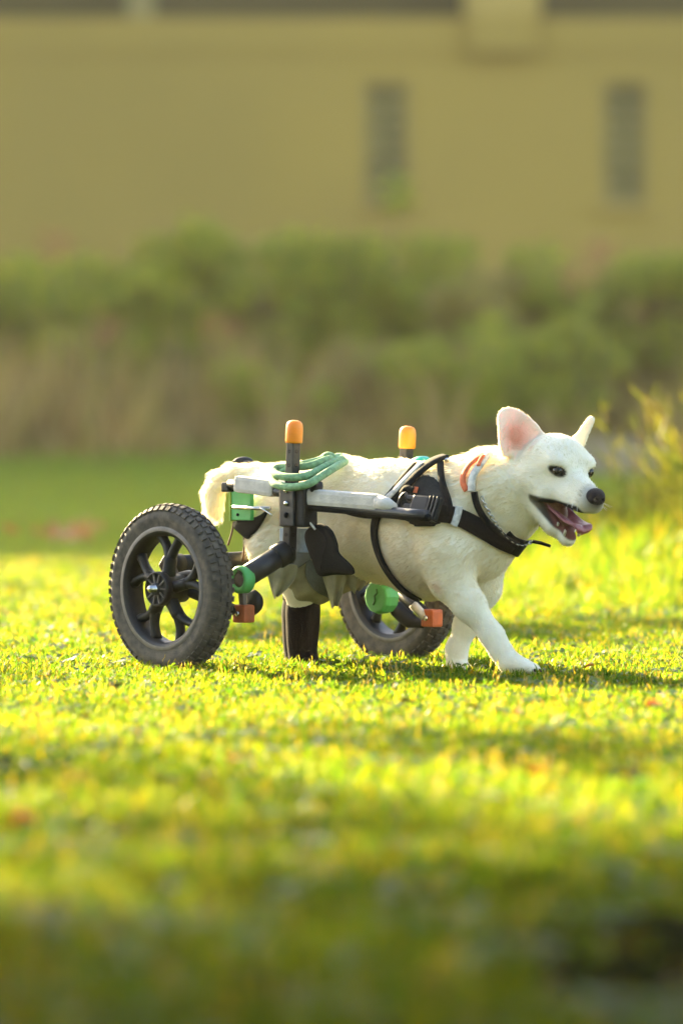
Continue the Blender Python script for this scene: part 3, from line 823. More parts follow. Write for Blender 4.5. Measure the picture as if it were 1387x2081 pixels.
# ------------------------------------------------------------------ the dog: one continuous surface grown from a distance field
class Field:
    def __init__(s, lo, hi, h):
        s.lo = np.array(lo, np.float32); s.h = h
        s.n = np.ceil((np.array(hi) - np.array(lo)) / h).astype(int) + 1
        s.F = np.full(s.n, 0.06, np.float32)
    def sub(s, lo, hi):
        a = np.clip(np.floor((np.array(lo) - s.lo) / s.h).astype(int), 0, s.n - 1)
        b = np.clip(np.ceil((np.array(hi) - s.lo) / s.h).astype(int) + 1, 1, s.n)
        ax = [s.lo[i] + s.h * np.arange(a[i], b[i], dtype=np.float32) for i in range(3)]
        X, Y, Z = np.meshgrid(*ax, indexing='ij')
        return (slice(a[0], b[0]), slice(a[1], b[1]), slice(a[2], b[2])), X, Y, Z
    def smin(s, sl, d, k):
        f = s.F[sl]
        hh = np.clip(0.5 + 0.5 * (f - d) / k, 0, 1)
        s.F[sl] = f * (1 - hh) + d * hh - k * hh * (1 - hh)
    def smax(s, sl, d, k):
        f = s.F[sl]
        hh = np.clip(0.5 - 0.5 * (f - d) / k, 0, 1)
        s.F[sl] = f * (1 - hh) + d * hh + k * hh * (1 - hh)
    def cone(s, a, b, ra, rb, k=0.02):
        a = np.array(a, np.float32); b = np.array(b, np.float32)
        m = max(ra, rb) + 0.045
        sl, X, Y, Z = s.sub(np.minimum(a, b) - m, np.maximum(a, b) + m)
        ba = b - a; l2 = float(ba.dot(ba)) + 1e-9
        t = np.clip(((X - a[0]) * ba[0] + (Y - a[1]) * ba[1] + (Z - a[2]) * ba[2]) / l2, 0, 1)
        d = np.sqrt((X - a[0] - t * ba[0]) ** 2 + (Y - a[1] - t * ba[1]) ** 2 + (Z - a[2] - t * ba[2]) ** 2) - (ra + (rb - ra) * t)
        s.smin(sl, d, k)
    def ellipsoid(s, c, axes, radii, k=0.02, cut=False):
        c = np.array(c, np.float32); m = max(radii) + 0.045
        sl, X, Y, Z = s.sub(c - m, c + m)
        q = 0; q2 = 0
        for A, r in zip(axes, radii):
            w = (X - c[0]) * A[0] + (Y - c[1]) * A[1] + (Z - c[2]) * A[2]
            q = q + (w / r) ** 2; q2 = q2 + (w / r ** 2) ** 2
        k0 = np.sqrt(q); d = k0 * (k0 - 1) / np.maximum(np.sqrt(q2), 1e-6)
        (s.smax(sl, -d, k) if cut else s.smin(sl, d, k))
    def plate(s, poly, c, A, B, N_, th, bend, k=0.01, rnd=0.003):
        """a bent plate: outline poly in (A, B) about c, thickness th along N_; bend(s, t) gives the offset"""
        c = np.array(c, np.float32); poly = np.array(poly, np.float32)
        m = float(np.abs(poly).max()) + 0.05
        sl, X, Y, Z = s.sub(c - m, c + m)
        S = (X - c[0]) * A[0] + (Y - c[1]) * A[1] + (Z - c[2]) * A[2]
        T = (X - c[0]) * B[0] + (Y - c[1]) * B[1] + (Z - c[2]) * B[2]
        W = (X - c[0]) * N_[0] + (Y - c[1]) * N_[1] + (Z - c[2]) * N_[2]
        d2 = poly_sdf(poly, S, T)
        d = np.maximum(d2, np.abs(W - bend(S, T)) - th)
        d = np.where((d2 > 0) & (np.abs(W - bend(S, T)) > th), np.sqrt(np.maximum(d2, 0) ** 2 + np.maximum(np.abs(W - bend(S, T)) - th, 0) ** 2), d) - rnd
        s.smin(sl, d, k)
    def prism_cut(s, poly, c, A, B, N_, half, k):
        c = np.array(c, np.float32); poly = np.array(poly, np.float32)
        m = float(np.abs(poly).max()) + 0.03
        sl, X, Y, Z = s.sub(c - m, c + m)
        S = (X - c[0]) * A[0] + (Y - c[1]) * A[1] + (Z - c[2]) * A[2]
        T = (X - c[0]) * B[0] + (Y - c[1]) * B[1] + (Z - c[2]) * B[2]
        W = (X - c[0]) * N_[0] + (Y - c[1]) * N_[1] + (Z - c[2]) * N_[2]
        d = np.maximum(poly_sdf(poly, S, T), np.abs(W) - half)
        s.smax(sl, -d, k)
    def surface(s, smooth=2):
        F = s.F; h = s.h
        ins = F < 0
        c = np.zeros(np.array(F.shape) - 1, np.int8)
        off = [(i, j, k) for i in (0, 1) for j in (0, 1) for k in (0, 1)]
        nx, ny, nz = c.shape
        for i, j, k in off:
            c += ins[i:i + nx, j:j + ny, k:k + nz]
        act = np.argwhere((c > 0) & (c < 8))
        vid = np.full(c.shape, -1, np.int32); vid[tuple(act.T)] = np.arange(len(act))
        acc = np.zeros((len(act), 3)); cnt = np.zeros(len(act))
        for ax in range(3):
            for o in off:
                if o[ax] == 1: continue
                o2 = list(o); o2[ax] = 1
                fa = F[tuple((act + np.array(o)).T)]; fb = F[tuple((act + np.array(o2)).T)]
                cr = (fa < 0) != (fb < 0)
                t = np.where(cr, fa / np.where(cr, fa - fb, 1), 0)
                p = np.array(o, float)[None, :].repeat(len(act), 0); p[:, ax] += t
                acc[cr] += p[cr]; cnt[cr] += 1
        V = (act + acc / np.maximum(cnt, 1)[:, None]) * h + s.lo
        Q = []
        for ax in range(3):
            b, d = (ax + 1) % 3, (ax + 2) % 3
            sh = list(F.shape); sh[ax] -= 1
            s0 = [slice(None)] * 3; s1 = [slice(None)] * 3
            s0[ax] = slice(0, -1); s1[ax] = slice(1, None)
            e = np.argwhere(ins[tuple(s0)] != ins[tuple(s1)])
            ok = (e[:, b] > 0) & (e[:, d] > 0) & (e[:, b] < F.shape[b] - 1) & (e[:, d] < F.shape[d] - 1)
            e = e[ok]
            eb = np.zeros(3, int); eb[b] = 1
            ed = np.zeros(3, int); ed[d] = 1
            q = np.stack([vid[tuple(x.T)] for x in (e - eb - ed, e - ed, e, e - eb)], 1)
            fl = ~ins[tuple(e.T)]
            q[fl] = q[fl][:, ::-1]
            Q.append(q)
        Q = np.concatenate(Q); Q = Q[(Q >= 0).all(1)]
        for _ in range(smooth):
            A = np.zeros_like(V); C = np.zeros(len(V))
            for i in range(4):
                a, b = Q[:, i], Q[:, (i + 1) % 4]
                np.add.at(A, a, V[b]); np.add.at(A, b, V[a])
                np.add.at(C, a, 1); np.add.at(C, b, 1)
            V = V * 0.5 + 0.5 * A / np.maximum(C, 1)[:, None]
        return V, Q
def poly_sdf(poly, S, T):
    d = np.full(S.shape, 1e9, np.float32); sg = np.ones(S.shape, np.float32)
    n = len(poly)
    for i in range(n):
        a = poly[i]; b = poly[(i + 1) % n]
        e = b - a
        wx, wy = S - a[0], T - a[1]
        t = np.clip((wx * e[0] + wy * e[1]) / (e.dot(e) + 1e-12), 0, 1)
        d = np.minimum(d, (wx - e[0] * t) ** 2 + (wy - e[1] * t) ** 2)
        c1 = T >= a[1]; c2 = T < b[1]; c3 = e[0] * wy > e[1] * wx
        fl = (c1 & c2 & c3) | (~c1 & ~c2 & ~c3)
        sg = np.where(fl, -sg, sg)
    return sg * np.sqrt(d)

dog = empty('dog', (0.1, -0.18, 0))
tag(dog, 'white short-haired dog walking with its mouth open, hindquarters held in the wheelchair', 'dog')
fld = Field((-0.36, -0.60, -0.01), (0.60, 0.20, 0.56), 0.003)
def C(pts, k=0.03):
    for (u0, v0, y0, r0), (u1, v1, y1, r1) in zip(pts[:-1], pts[1:]):
        fld.cone(P(u0, v0, y0), P(u1, v1, y1), r0, r1, k)
# trunk: back line and belly line
C([(562, 1016, 0.02, 0.072), (690, 1020, -0.08, 0.086), (800, 1038, -0.17, 0.094), (893, 1036, -0.24, 0.094)], 0.03)
C([(640, 1068, -0.05, 0.062), (770, 1096, -0.15, 0.080), (872, 1113, -0.235, 0.099), (962, 1102, -0.285, 0.080)], 0.028)
# neck
C([(930, 1030, -0.265, 0.092), (1005, 1003, -0.30, 0.086), (1056, 985, -0.315, 0.066)], 0.03)
C([(975, 1090, -0.30, 0.066), (1040, 1048, -0.33, 0.052)], 0.03)
# thighs and hind legs (hanging in the sling), tail
C([(568, 1045, -0.055, 0.068), (560, 1110, -0.065, 0.052), (612, 1185, -0.075, 0.036), (612, 1260, -0.06, 0.021), (612, 1318, -0.06, 0.018)], 0.025)
C([(610, 1045, 0.085, 0.062), (600, 1120, 0.085, 0.045), (628, 1190, 0.055, 0.032), (606, 1260, 0.05, 0.020), (606, 1318, 0.05, 0.018)], 0.025)
C([(520, 975, 0.045, 0.034), (474, 968, 0.065, 0.018), (446, 978, 0.07, 0.0165), (434, 1003, 0.07, 0.0165), (434, 1030, 0.066, 0.013), (443, 1052, 0.062, 0.006)], 0.015)
# near foreleg
C([(905, 1060, -0.325, 0.060), (908, 1130, -0.335, 0.056), (916, 1180, -0.345, 0.039), (952, 1228, -0.36, 0.030), (1000, 1293, -0.37, 0.0205), (1016, 1322, -0.375, 0.0195)], 0.022)
C([(1016, 1322, -0.375, 0.022), (1034, 1346, -0.38, 0.021), (1062, 1354, -0.385, 0.017)], 0.012)
CLAWS = []
for dy, u1, v1 in ((-0.018, 1078, 1360), (-0.006, 1088, 1360), (0.008, 1084, 1356), (0.02, 1070, 1353)):
    C([(1050, 1350, -0.383 + dy * 0.6, 0.0135), (u1, v1, -0.392 + dy, 0.0092)], 0.0035)
    CLAWS.append((P(u1 + 5, v1 + 1, -0.396 + dy), P(u1 + 14, v1 + 7, -0.402 + dy)))
# far foreleg
C([(975, 1130, -0.215, 0.060), (978, 1195, -0.205, 0.036), (948, 1268, -0.205, 0.0235), (927, 1318, -0.20, 0.0185), (928, 1352, -0.20, 0.022)], 0.02)
for du, dy in ((4, -0.02), (14, -0.008), (16, 0.006), (8, 0.018)):
    C([(930, 1352, -0.20 + dy * 0.7, 0.0135), (940 + du, 1362, -0.215 + dy, 0.0095)], 0.0035)
    CLAWS.append((P(946 + du, 1362, -0.219 + dy), P(954 + du, 1368, -0.224 + dy)))
# head
HA, HP, HR = R(56), R(14), R(2.5)
H0 = P(1160, 957, -0.425)
hf = Vector((math.cos(HA), -math.sin(HA), 0)); hr = Vector((-math.sin(HA), -math.cos(HA), 0)); hu = Vector((0, 0, 1))
hf, hu = hf * math.cos(HP) - hu * math.sin(HP), hu * math.cos(HP) + hf * math.sin(HP)
hr, hu = hr * math.cos(HR) + hu * math.sin(HR), hu * math.cos(HR) - hr * math.sin(HR)
def HD(f, r, u): return H0 + hf * f + hr * r + hu * u
AX = (hf, hr, hu)
fld.cone(P(1050, 990, -0.315), HD(-0.055, 0, -0.016), 0.066, 0.048, 0.03)
fld.ellipsoid(HD(-0.052, 0, 0.004), AX, (0.070, 0.062, 0.056), 0.02)
for s in (-1, 1):
    fld.ellipsoid(HD(-0.008, s * 0.033, 0.016), AX, (0.026, 0.022, 0.017), 0.016)
    fld.cone(HD(-0.065, s * 0.036, -0.035), HD(-0.02, s * 0.033, -0.050), 0.034, 0.025, 0.02)
    fld.cone(HD(-0.005, s * 0.022, -0.040), HD(0.070, s * 0.0145, -0.050), 0.022, 0.0175, 0.014)
fld.cone(HD(-0.010, 0, -0.018), HD(0.080, 0, -0.037), 0.035, 0.0225, 0.018)
fld.cone(HD(-0.060, 0, -0.085), HD(-0.02, 0, -0.108), 0.036, 0.028, 0.02)
fld.cone(HD(-0.02, 0, -0.104), HD(0.028, 0, -0.128), 0.026, 0.0165, 0.012)
fld.cone(HD(-0.06, 0.028, -0.075), HD(0.0, 0.019, -0.112), 0.024, 0.016, 0.012)
fld.cone(HD(-0.06, -0.028, -0.075), HD(0.0, -0.019, -0.112), 0.024, 0.016, 0.012)
MA, MBp, MC = (-0.040, -0.069), (0.13, -0.067), (0.10, -0.151)
fld.prism_cut([MA, MBp, MC][::-1], H0, hf, hu, hr, 0.055, 0.006)
fld.cone(HD(-0.085, 0, -0.065), HD(-0.03, 0, -0.07), 0.034, 0.012, 0.012)
# eye sockets
EYE = [HD(0.004, s * 0.0365, 0.0005) for s in (1, -1)]
for e in EYE:
    fld.ellipsoid(e + hf * 0.007 + hr * (0.005 if e is EYE[0] else -0.005), AX, (0.0115, 0.0115, 0.0090), 0.007, cut=True)
# ears
def px_poly(pts, c, y):
    q = [P(u, v, y) - c for u, v in pts]
    return q
ec = P(1057, 880, -0.375)
en = Vector((0.22, -0.97, 0.05)).normalized()
ea = Vector((0.97, 0.22, 0)).normalized(); eb = en.cross(ea) * -1
eb = Vector((0, 0, 1))
near_ear = [(1022, 926), (1014, 900), (1013, 872), (1012, 850), (1017, 838), (1028, 831), (1043, 830), (1059, 835), (1076, 847), (1092, 863), (1101, 879), (1104, 890), (1096, 920)]
poly = [((P(u, v, -0.375) - ec).x, (P(u, v, -0.375) - ec).z) for u, v in near_ear]
fld.plate(poly[::-1], ec, ea, eb, -en, 0.0022, lambda S, T: 0.016 - 9.0 * (S + 0.002) ** 2 + 0.12 * np.maximum(T, 0), 0.008, 0.0025)
fc = P(1185, 880, -0.325)
far_ear = [(1150, 908), (1163, 891), (1176, 878), (1188, 861), (1197, 850), (1203, 848), (1206, 851), (1201, 866), (1193, 882), (1186, 902), (1176, 915)]
poly = [((P(u, v, -0.325) - fc).x, (P(u, v, -0.325) - fc).z) for u, v in far_ear]
fld.plate(poly[::-1], fc, Vector((1, 0, 0)), Vector((0, 0, 1)), Vector((0, 1, 0)), 0.006, lambda S, T: 0.0 * S - 0.1 * T, 0.010, 0.002)
V, Q = fld.surface(2)
dme = bpy.data.meshes.new('body')
dme.from_pydata(V.tolist(), [], Q.tolist())
dme.polygons.foreach_set('use_smooth', np.ones(len(Q), bool))
dme.update()
VN = np.zeros((len(V), 3), np.float32); dme.vertices.foreach_get('normal', VN.ravel()); VN = VN.reshape(-1, 3)
if (VN * (V - V.mean(0))).sum(1).mean() < 0:
    Q = Q[:, ::-1]; VN = -VN
    dme = bpy.data.meshes.new('body'); dme.from_pydata(V.tolist(), [], Q.tolist())
    dme.polygons.foreach_set('use_smooth', np.ones(len(Q), bool)); dme.update()
# coat and skin colours
def loc(p):
    q = p - np.array(H0)
    return q @ np.array(hf), q @ np.array(hr), q @ np.array(hu)
hF, hRr, hU = loc(V)
colr = np.tile(np.array([0.91, 0.835, 0.66]), (len(V), 1))
def paint(w, c):
    global colr
    w = np.clip(w, 0, 1)[:, None]
    colr = colr * (1 - w) + np.array(c) * w
inh = (hF > -0.10) & (hU < 0.02) & (hU > -0.19) & (np.abs(hRr) < 0.09)
# black lips along both edges of the mouth opening, dark red inside
def seg_d(a, b):
    px, py = hF - a[0], hU - a[1]; ex, ey = b[0] - a[0], b[1] - a[1]
    t = np.clip((px * ex + py * ey) / (ex * ex + ey * ey), 0, 1)
    return np.hypot(px - ex * t, py - ey * t)
dm_ = np.minimum(seg_d(MA, (0.075, -0.061)), seg_d(MA, (0.050, -0.122)))
paint(np.where(inh, (0.0110 - dm_) / 0.004, 0), (0.03, 0.022, 0.018))
fin = np.where(inh, 1.0, 0.0) * np.clip((0.011 - dm_) / 0.003, 0, 1) * np.clip((0.032 - np.abs(hRr) - 0.12 * np.maximum(hF, 0)) / 0.006, 0, 1)
paint(fin * np.clip((-hF + 0.06) / 0.02, 0, 1), (0.20, 0.07, 0.05))
for e, sg in ((EYE[0], 1), (EYE[1], -1)):
    q = V - np.array(e)
    tt = np.array(hf) * 0.8 - np.array(hr) * 0.6 * sg; nn_ = np.array(hf) * 0.6 + np.array(hr) * 0.8 * sg
    qt = q @ tt; qz = q @ np.array(hu) + 0.15 * qt
    de = np.sqrt((qt / 1.45) ** 2 + (qz / 0.85) ** 2 + 0.25 * (q @ nn_) ** 2)
    paint((0.0150 - de) / 0.0035, (0.035, 0.028, 0.022))
# dusky muzzle end
dn = np.linalg.norm(V - np.array(HD(0.093, 0, -0.034)), axis=1)
paint((0.040 - dn) / 0.02 * 0.75, (0.13, 0.105, 0.08))
# pink inside of the near ear
q = V - np.array(ec); S_ = q @ np.array(ea); T_ = q[:, 2]; W_ = VN @ np.array(en)
ear = (np.abs(S_) < 0.06) & (T_ > -0.035) & (T_ < 0.06) & (np.abs(q @ np.array(en)) < 0.04) & (W_ > 0.1)
paint(np.where(ear, np.exp(-((S_ + 0.008) / 0.020) ** 2 - ((T_ + 0.004) / 0.024) ** 2) * 1.3, 0), (0.70, 0.235, 0.13))
paint(np.where(ear, np.exp(-((S_ - 0.0) / 0.032) ** 2 - ((T_ - 0.005) / 0.035) ** 2) * 0.5, 0), (0.75, 0.47, 0.34))
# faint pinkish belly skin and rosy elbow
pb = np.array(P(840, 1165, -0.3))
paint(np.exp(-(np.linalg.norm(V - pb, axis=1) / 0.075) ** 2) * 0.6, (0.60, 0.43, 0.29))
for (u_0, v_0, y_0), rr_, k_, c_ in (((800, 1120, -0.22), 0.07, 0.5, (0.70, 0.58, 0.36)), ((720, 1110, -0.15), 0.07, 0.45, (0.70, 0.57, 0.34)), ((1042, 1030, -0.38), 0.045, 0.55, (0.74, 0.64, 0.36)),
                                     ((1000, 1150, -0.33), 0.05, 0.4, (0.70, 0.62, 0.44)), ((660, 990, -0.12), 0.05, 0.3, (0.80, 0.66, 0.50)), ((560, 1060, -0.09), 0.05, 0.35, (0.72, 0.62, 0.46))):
    paint(np.exp(-(np.linalg.norm(V - np.array(P(u_0, v_0, y_0)), axis=1) / rr_) ** 2) * k_, c_)  # tan patches: part coat tone, part shade painted into the colour
def wv(p, f, k): return np.sin(p[:, 0] * f + 1.7 * np.sin(p[:, 1] * f * 0.83 + k)) * np.cos(p[:, 2] * f * 1.1 + 1.3 * np.sin(p[:, 0] * f * 0.71 + 2 * k))
blot = np.clip(0.5 + 0.5 * wv(V, 38, 0.7) * wv(V, 61, 2.0), 0, 1) * (colr[:, 0] > 0.6)
paint(blot * 0.22, (0.72, 0.60, 0.40))
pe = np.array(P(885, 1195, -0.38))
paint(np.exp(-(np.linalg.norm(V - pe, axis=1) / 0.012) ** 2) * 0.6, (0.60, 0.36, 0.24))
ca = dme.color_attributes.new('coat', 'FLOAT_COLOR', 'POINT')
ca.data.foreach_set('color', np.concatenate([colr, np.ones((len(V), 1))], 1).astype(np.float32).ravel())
dmat = bpy.data.materials.new('dog_skin'); dmat.use_nodes = True
nt = dmat.node_tree; b = nt.nodes['Principled BSDF']
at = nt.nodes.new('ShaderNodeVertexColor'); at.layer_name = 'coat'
nz = nt.nodes.new('ShaderNodeTexNoise'); nz.inputs['Scale'].default_value = 28; nz.inputs['Detail'].default_value = 6
tc = nt.nodes.new('ShaderNodeTexCoord'); nt.links.new(tc.outputs['Object'], nz.inputs['Vector'])
rp = nt.nodes.new('ShaderNodeMapRange'); rp.inputs[1].default_value = 0.3; rp.inputs[2].default_value = 0.7; rp.inputs[3].default_value = 0.88; rp.inputs[4].default_value = 1.04
nt.links.new(nz.outputs[0], rp.inputs[0])
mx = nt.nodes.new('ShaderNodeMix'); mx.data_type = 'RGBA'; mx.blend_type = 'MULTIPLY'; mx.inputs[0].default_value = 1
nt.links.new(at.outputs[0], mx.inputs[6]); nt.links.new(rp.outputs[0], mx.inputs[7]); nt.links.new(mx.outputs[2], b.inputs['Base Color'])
b.inputs['Roughness'].default_value = 0.75; b.inputs['Specular IOR Level'].default_value = 0.2
b.inputs['Subsurface Weight'].default_value = 0.2; b.inputs['Subsurface Radius'].default_value = (0.010, 0.005, 0.003); b.inputs['Subsurface Scale'].default_value = 1.0
n2 = nt.nodes.new('ShaderNodeTexNoise'); n2.inputs['Scale'].default_value = 260; nt.links.new(tc.outputs['Object'], n2.inputs['Vector'])
bp = nt.nodes.new('ShaderNodeBump'); bp.inputs['Strength'].default_value = 0.35; bp.inputs['Distance'].default_value = 0.002
nt.links.new(n2.outputs[0], bp.inputs['Height']); nt.links.new(bp.outputs[0], b.inputs['Normal'])
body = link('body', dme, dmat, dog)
bvh = BVHTree.FromPolygons([tuple(x) for x in V], [tuple(int(i) for i in q) for q in Q])
def hit(u, v, off=0.003):
    d = ray(u, v)
    p, n, i, t = bvh.ray_cast(CAMP, d)
    if p is None: return None, None
    if n.dot(d) > 0: n = -n
    return p + n * off, n
# eyes, nose, tongue, teeth, mouth
for i, e in enumerate(EYE):
    s = 1 if i == 0 else -1
    bm = bmesh.new(); bmesh.ops.create_uvsphere(bm, u_segments=24, v_segments=16, radius=0.0112)
    bmesh.ops.translate(bm, verts=bm.verts, vec=e + hf * 0.0015 + hr * s * 0.0008)
    me = bpy.data.meshes.new('eye'); bm.to_mesh(me); bm.free(); me.polygons.foreach_set('use_smooth', [True] * len(me.polygons))
    link('eye', me, M['eye'], dog)
nf = Field(np.array(HD(0.09, 0, -0.03)) - 0.06, np.array(HD(0.09, 0, -0.03)) + 0.06, 0.0015)
nf.ellipsoid(HD(0.090, 0, -0.028), AX, (0.014, 0.021, 0.0165), 0.006)
nf.ellipsoid(HD(0.094, 0, -0.030), AX, (0.0125, 0.0165, 0.0155), 0.006)
for s in (-1, 1):
    nf.ellipsoid(HD(0.092, s * 0.010, -0.033), AX, (0.0125, 0.0085, 0.0085), 0.004)
    nf.ellipsoid(HD(0.1045, s * 0.0085, -0.031), AX, (0.006, 0.0035, 0.0028), 0.003, cut=True)
nf.cone(HD(0.096, 0, -0.040), HD(0.091, 0, -0.052), 0.004, 0.003, 0.004)
nV, nQ = nf.surface(1)
me = bpy.data.meshes.new('nose'); me.from_pydata(nV.tolist(), [], nQ.tolist()); me.polygons.foreach_set('use_smooth', [True] * len(nQ))
link('nose', me, M['nose'], dog)
# tongue: broad, grooved, curling over the lower teeth
tp = spline([(-0.045, -0.080), (-0.01, -0.086), (0.03, -0.095), (0.054, -0.096), (0.068, -0.095), (0.075, -0.104), (0.069, -0.114)], 22)
vs, fs = [], []
NS = 11
for i, (f_, u_) in enumerate(tp):
    t = i / 21
    w = 0.0235 * (1 - 0.12 * t) if t < 0.8 else 0.0235 * (0.904 - 1.7 * (t - 0.8))
    for j in range(NS):
        s = j / (NS - 1) * 2 - 1
        cup = 0.006 * (s * s) * (1 - 0.6 * t) - 0.0035 * math.exp(-(s / 0.18) ** 2)
        vs.append(HD(f_, s * w, u_ + cup + 0.003))
for i in range(21):
    for j in range(NS - 1):
        a = i * NS + j
        fs.append((a, a + 1, a + NS + 1, a + NS))
me = bpy.data.meshes.new('tongue'); me.from_pydata([tuple(x) for x in vs], [], fs); me.polygons.foreach_set('use_smooth', [True] * len(fs))
to = link('tongue', me, M['tongue'], dog)
md = to.modifiers.new('thick', 'SOLIDIFY'); md.thickness = 0.007; md.offset = -1
md = to.modifiers.new('sub', 'SUBSURF'); md.levels = md.render_levels = 1
mm = MB()
mm.tube([HD(-0.066, 0, -0.078), HD(-0.03, 0, -0.088), HD(0.018, 0, -0.111)], [0.031, 0.026, 0.013], n=16, flat=1.0)
mm.build('mouth_lining', M['mouth'], dog)
for s in (-1, 1):
    for f_, u_, h in ((0.037, -0.116, 0.007), (0.014, -0.104, 0.003), (-0.010, -0.092, 0.003)):
        wy = 0.013 if f_ > 0.04 else 0.017 + (0.04 - f_) * 0.12
        MB().tube([HD(f_, s * wy, u_ - 0.006), HD(f_ + 0.001, s * wy, u_ + h * 0.5), HD(f_ - 0.001, s * wy, u_ + h)], [0.0032, 0.0028, 0.0006], n=7).build('tooth', M['tooth'], dog)
for a_, b_ in CLAWS:
    MB().tube([a_, (a_ + b_) / 2 + Vector((0, 0, 0.001)), b_], [0.0034, 0.0028, 0.0008], n=7).build('claw', M['nose'], dog)
# whiskers
wk = MB()
for s in (-1, 1):
    for k in range(5):
        a = HD(0.05 + 0.005 * (k % 4), s * (0.020 - 0.001 * k), -0.045 - 0.003 * (k % 3))
        d = (hr * s * random.uniform(0.5, 0.9) + hf * random.uniform(0.5, 1.1) - hu * random.uniform(-0.15, 0.3)).normalized()
        L = random.uniform(0.03, 0.055)
        wk.tube([a, a + d * L * 0.6, a + d * L + Vector((0, 0, -0.006))], [0.0005, 0.0004, 0.0002], n=4)
w_o = wk.build('whiskers', M['web_pale'], dog); w_o['kind'] = 'stuff'

# ------------------------------------------------------------------ coat: short hairs
TRI = np.concatenate([Q[:, [0, 1, 2]], Q[:, [0, 2, 3]]])
ta, tb, tcv = V[TRI[:, 0]], V[TRI[:, 1]], V[TRI[:, 2]]
ar = np.linalg.norm(np.cross(tb - ta, tcv - ta), axis=1)
NH = 110000
pick = rng.choice(len(TRI), NH, p=ar / ar.sum())
r1 = np.sqrt(rng.random(NH)); r2 = rng.random(NH)
w0, w1, w2 = 1 - r1, r1 * (1 - r2), r1 * r2
def interp(A): return A[TRI[pick, 0]] * w0[:, None] + A[TRI[pick, 1]] * w1[:, None] + A[TRI[pick, 2]] * w2[:, None]
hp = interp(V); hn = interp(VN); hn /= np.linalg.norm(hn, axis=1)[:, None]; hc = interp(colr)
f_, r_, u_ = loc(hp)
head = np.exp(-(np.linalg.norm(hp - np.array(HD(-0.03, 0, -0.03)), axis=1) / 0.115) ** 4)
L = np.full(NH, 0.0078)
tailm = np.clip((-0.17 - hp[:, 0]) / 0.03, 0, 1) * (hp[:, 2] > 0.25)
L += 0.006 * tailm
neck = np.exp(-(np.linalg.norm(hp - np.array(P(985, 1000, -0.32)), axis=1) / 0.10) ** 2)
L += 0.006 * neck + 0.004 * np.clip((hp[:, 2] - 0.38) / 0.05, 0, 1) * (hp[:, 0] < 0.25)
L *= 1 - 0.48 * head
legs = np.clip((0.20 - hp[:, 2]) / 0.08, 0, 1)
L *= 1 - 0.55 * legs
earm = (hp[:, 2] > float(P(1060, 905, -0.37).z)) & (hp[:, 0] > 0.28)
L = np.where(earm, 0.0045, L)
def segd(a, b):
    px, py = f_ - a[0], u_ - a[1]; ex, ey = b[0] - a[0], b[1] - a[1]
    t = np.clip((px * ex + py * ey) / (ex * ex + ey * ey), 0, 1)
    return np.hypot(px - ex * t, py - ey * t)
dlip = np.minimum(segd(MA, (0.075, -0.061)), segd(MA, (0.050, -0.122)))
L *= np.where(head > 0.2, np.clip((dlip - 0.006) / 0.02, 0.25, 1), 1)
L *= rng.uniform(0.6, 1.25, NH)
def wav(p, f, k):
    a = p * f
    return np.sin(a[:, 0] + 1.7 * np.sin(a[:, 1] * 0.83 + k)) * np.cos(a[:, 2] * 1.1 + 1.3 * np.sin(a[:, 0] * 0.71 + 2 * k)) 
cl1 = np.stack([wav(hp, 260, 1.0), wav(hp, 240, 2.2), wav(hp, 280, 3.1)], 1)
cl2 = np.stack([wav(hp, 90, 4.0), wav(hp, 80, 5.2), wav(hp, 85, 6.1)], 1)
L *= 1 + 0.16 * wav(hp, 150, 0.4) * (1 - head)
comb = np.tile(np.array([-0.72, 0.45, -0.45]), (NH, 1))
comb[legs > 0.4] = (0.05, 0, -1)
tl = tailm > 0.5
comb[tl] = np.array([-0.5, 0.2, -0.9])
hb = head > 0.35
comb[hb] = -np.array(hf) * 0.9 - np.array([0, 0, 0.2])
comb -= hn * (comb * hn).sum(1)[:, None]
comb /= np.linalg.norm(comb, axis=1)[:, None] + 1e-6
lift = np.where(tl, 0.8, 0.42) + rng.normal(0, 0.12, NH)
dirn = comb + hn * np.clip(lift, 0.12, 1.2)[:, None] + rng.normal(0, 0.16, (NH, 3)) + (0.12 * cl1 + 0.17 * cl2) * (1 - 0.55 * head)[:, None] * (1 - 0.6 * tailm)[:, None]
dirn /= np.linalg.norm(dirn, axis=1)[:, None]
keep = (hc[:, 0] > 0.5) & (hc[:, 1] > 0.30) & ~((hp[:, 0] < 0.05) & (hp[:, 2] < float(P(616, 1195, -0.06).z)))
q = hp - np.array(ec)
hp, hn, dirn, L, hc, comb = hp[keep], hn[keep], dirn[keep], L[keep], hc[keep], comb[keep]
NH = len(hp)
K = 4
hpos = np.zeros((NH, K, 3), np.float32)
for i in range(K):
    t = i / (K - 1)
    hpos[:, i] = hp - hn * 0.0006 + (dirn * t + (comb * 0.35 - hn * 0.12) * t * t) * L[:, None]
hcu = bpy.data.hair_curves.new('coat')
hcu.add_curves([K] * NH)
hcu.attributes['position'].data.foreach_set('vector', hpos.ravel())
ra = hcu.attributes.get('radius') or hcu.attributes.new('radius', 'FLOAT', 'POINT')
ra.data.foreach_set('value', np.tile(np.array([0.00042, 0.00038, 0.00027, 0.00008], np.float32), NH))
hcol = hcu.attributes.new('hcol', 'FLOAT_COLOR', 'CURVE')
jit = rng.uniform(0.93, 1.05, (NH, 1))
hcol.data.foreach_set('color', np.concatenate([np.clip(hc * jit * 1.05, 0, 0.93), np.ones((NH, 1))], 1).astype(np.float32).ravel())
hm = bpy.data.materials.new('dog_coat_hair'); hm.use_nodes = True
nt = hm.node_tree; b = nt.nodes['Principled BSDF']; out = nt.nodes['Material Output']
at = nt.nodes.new('ShaderNodeAttribute'); at.attribute_name = 'hcol'
nt.links.new(at.outputs['Color'], b.inputs['Base Color'])
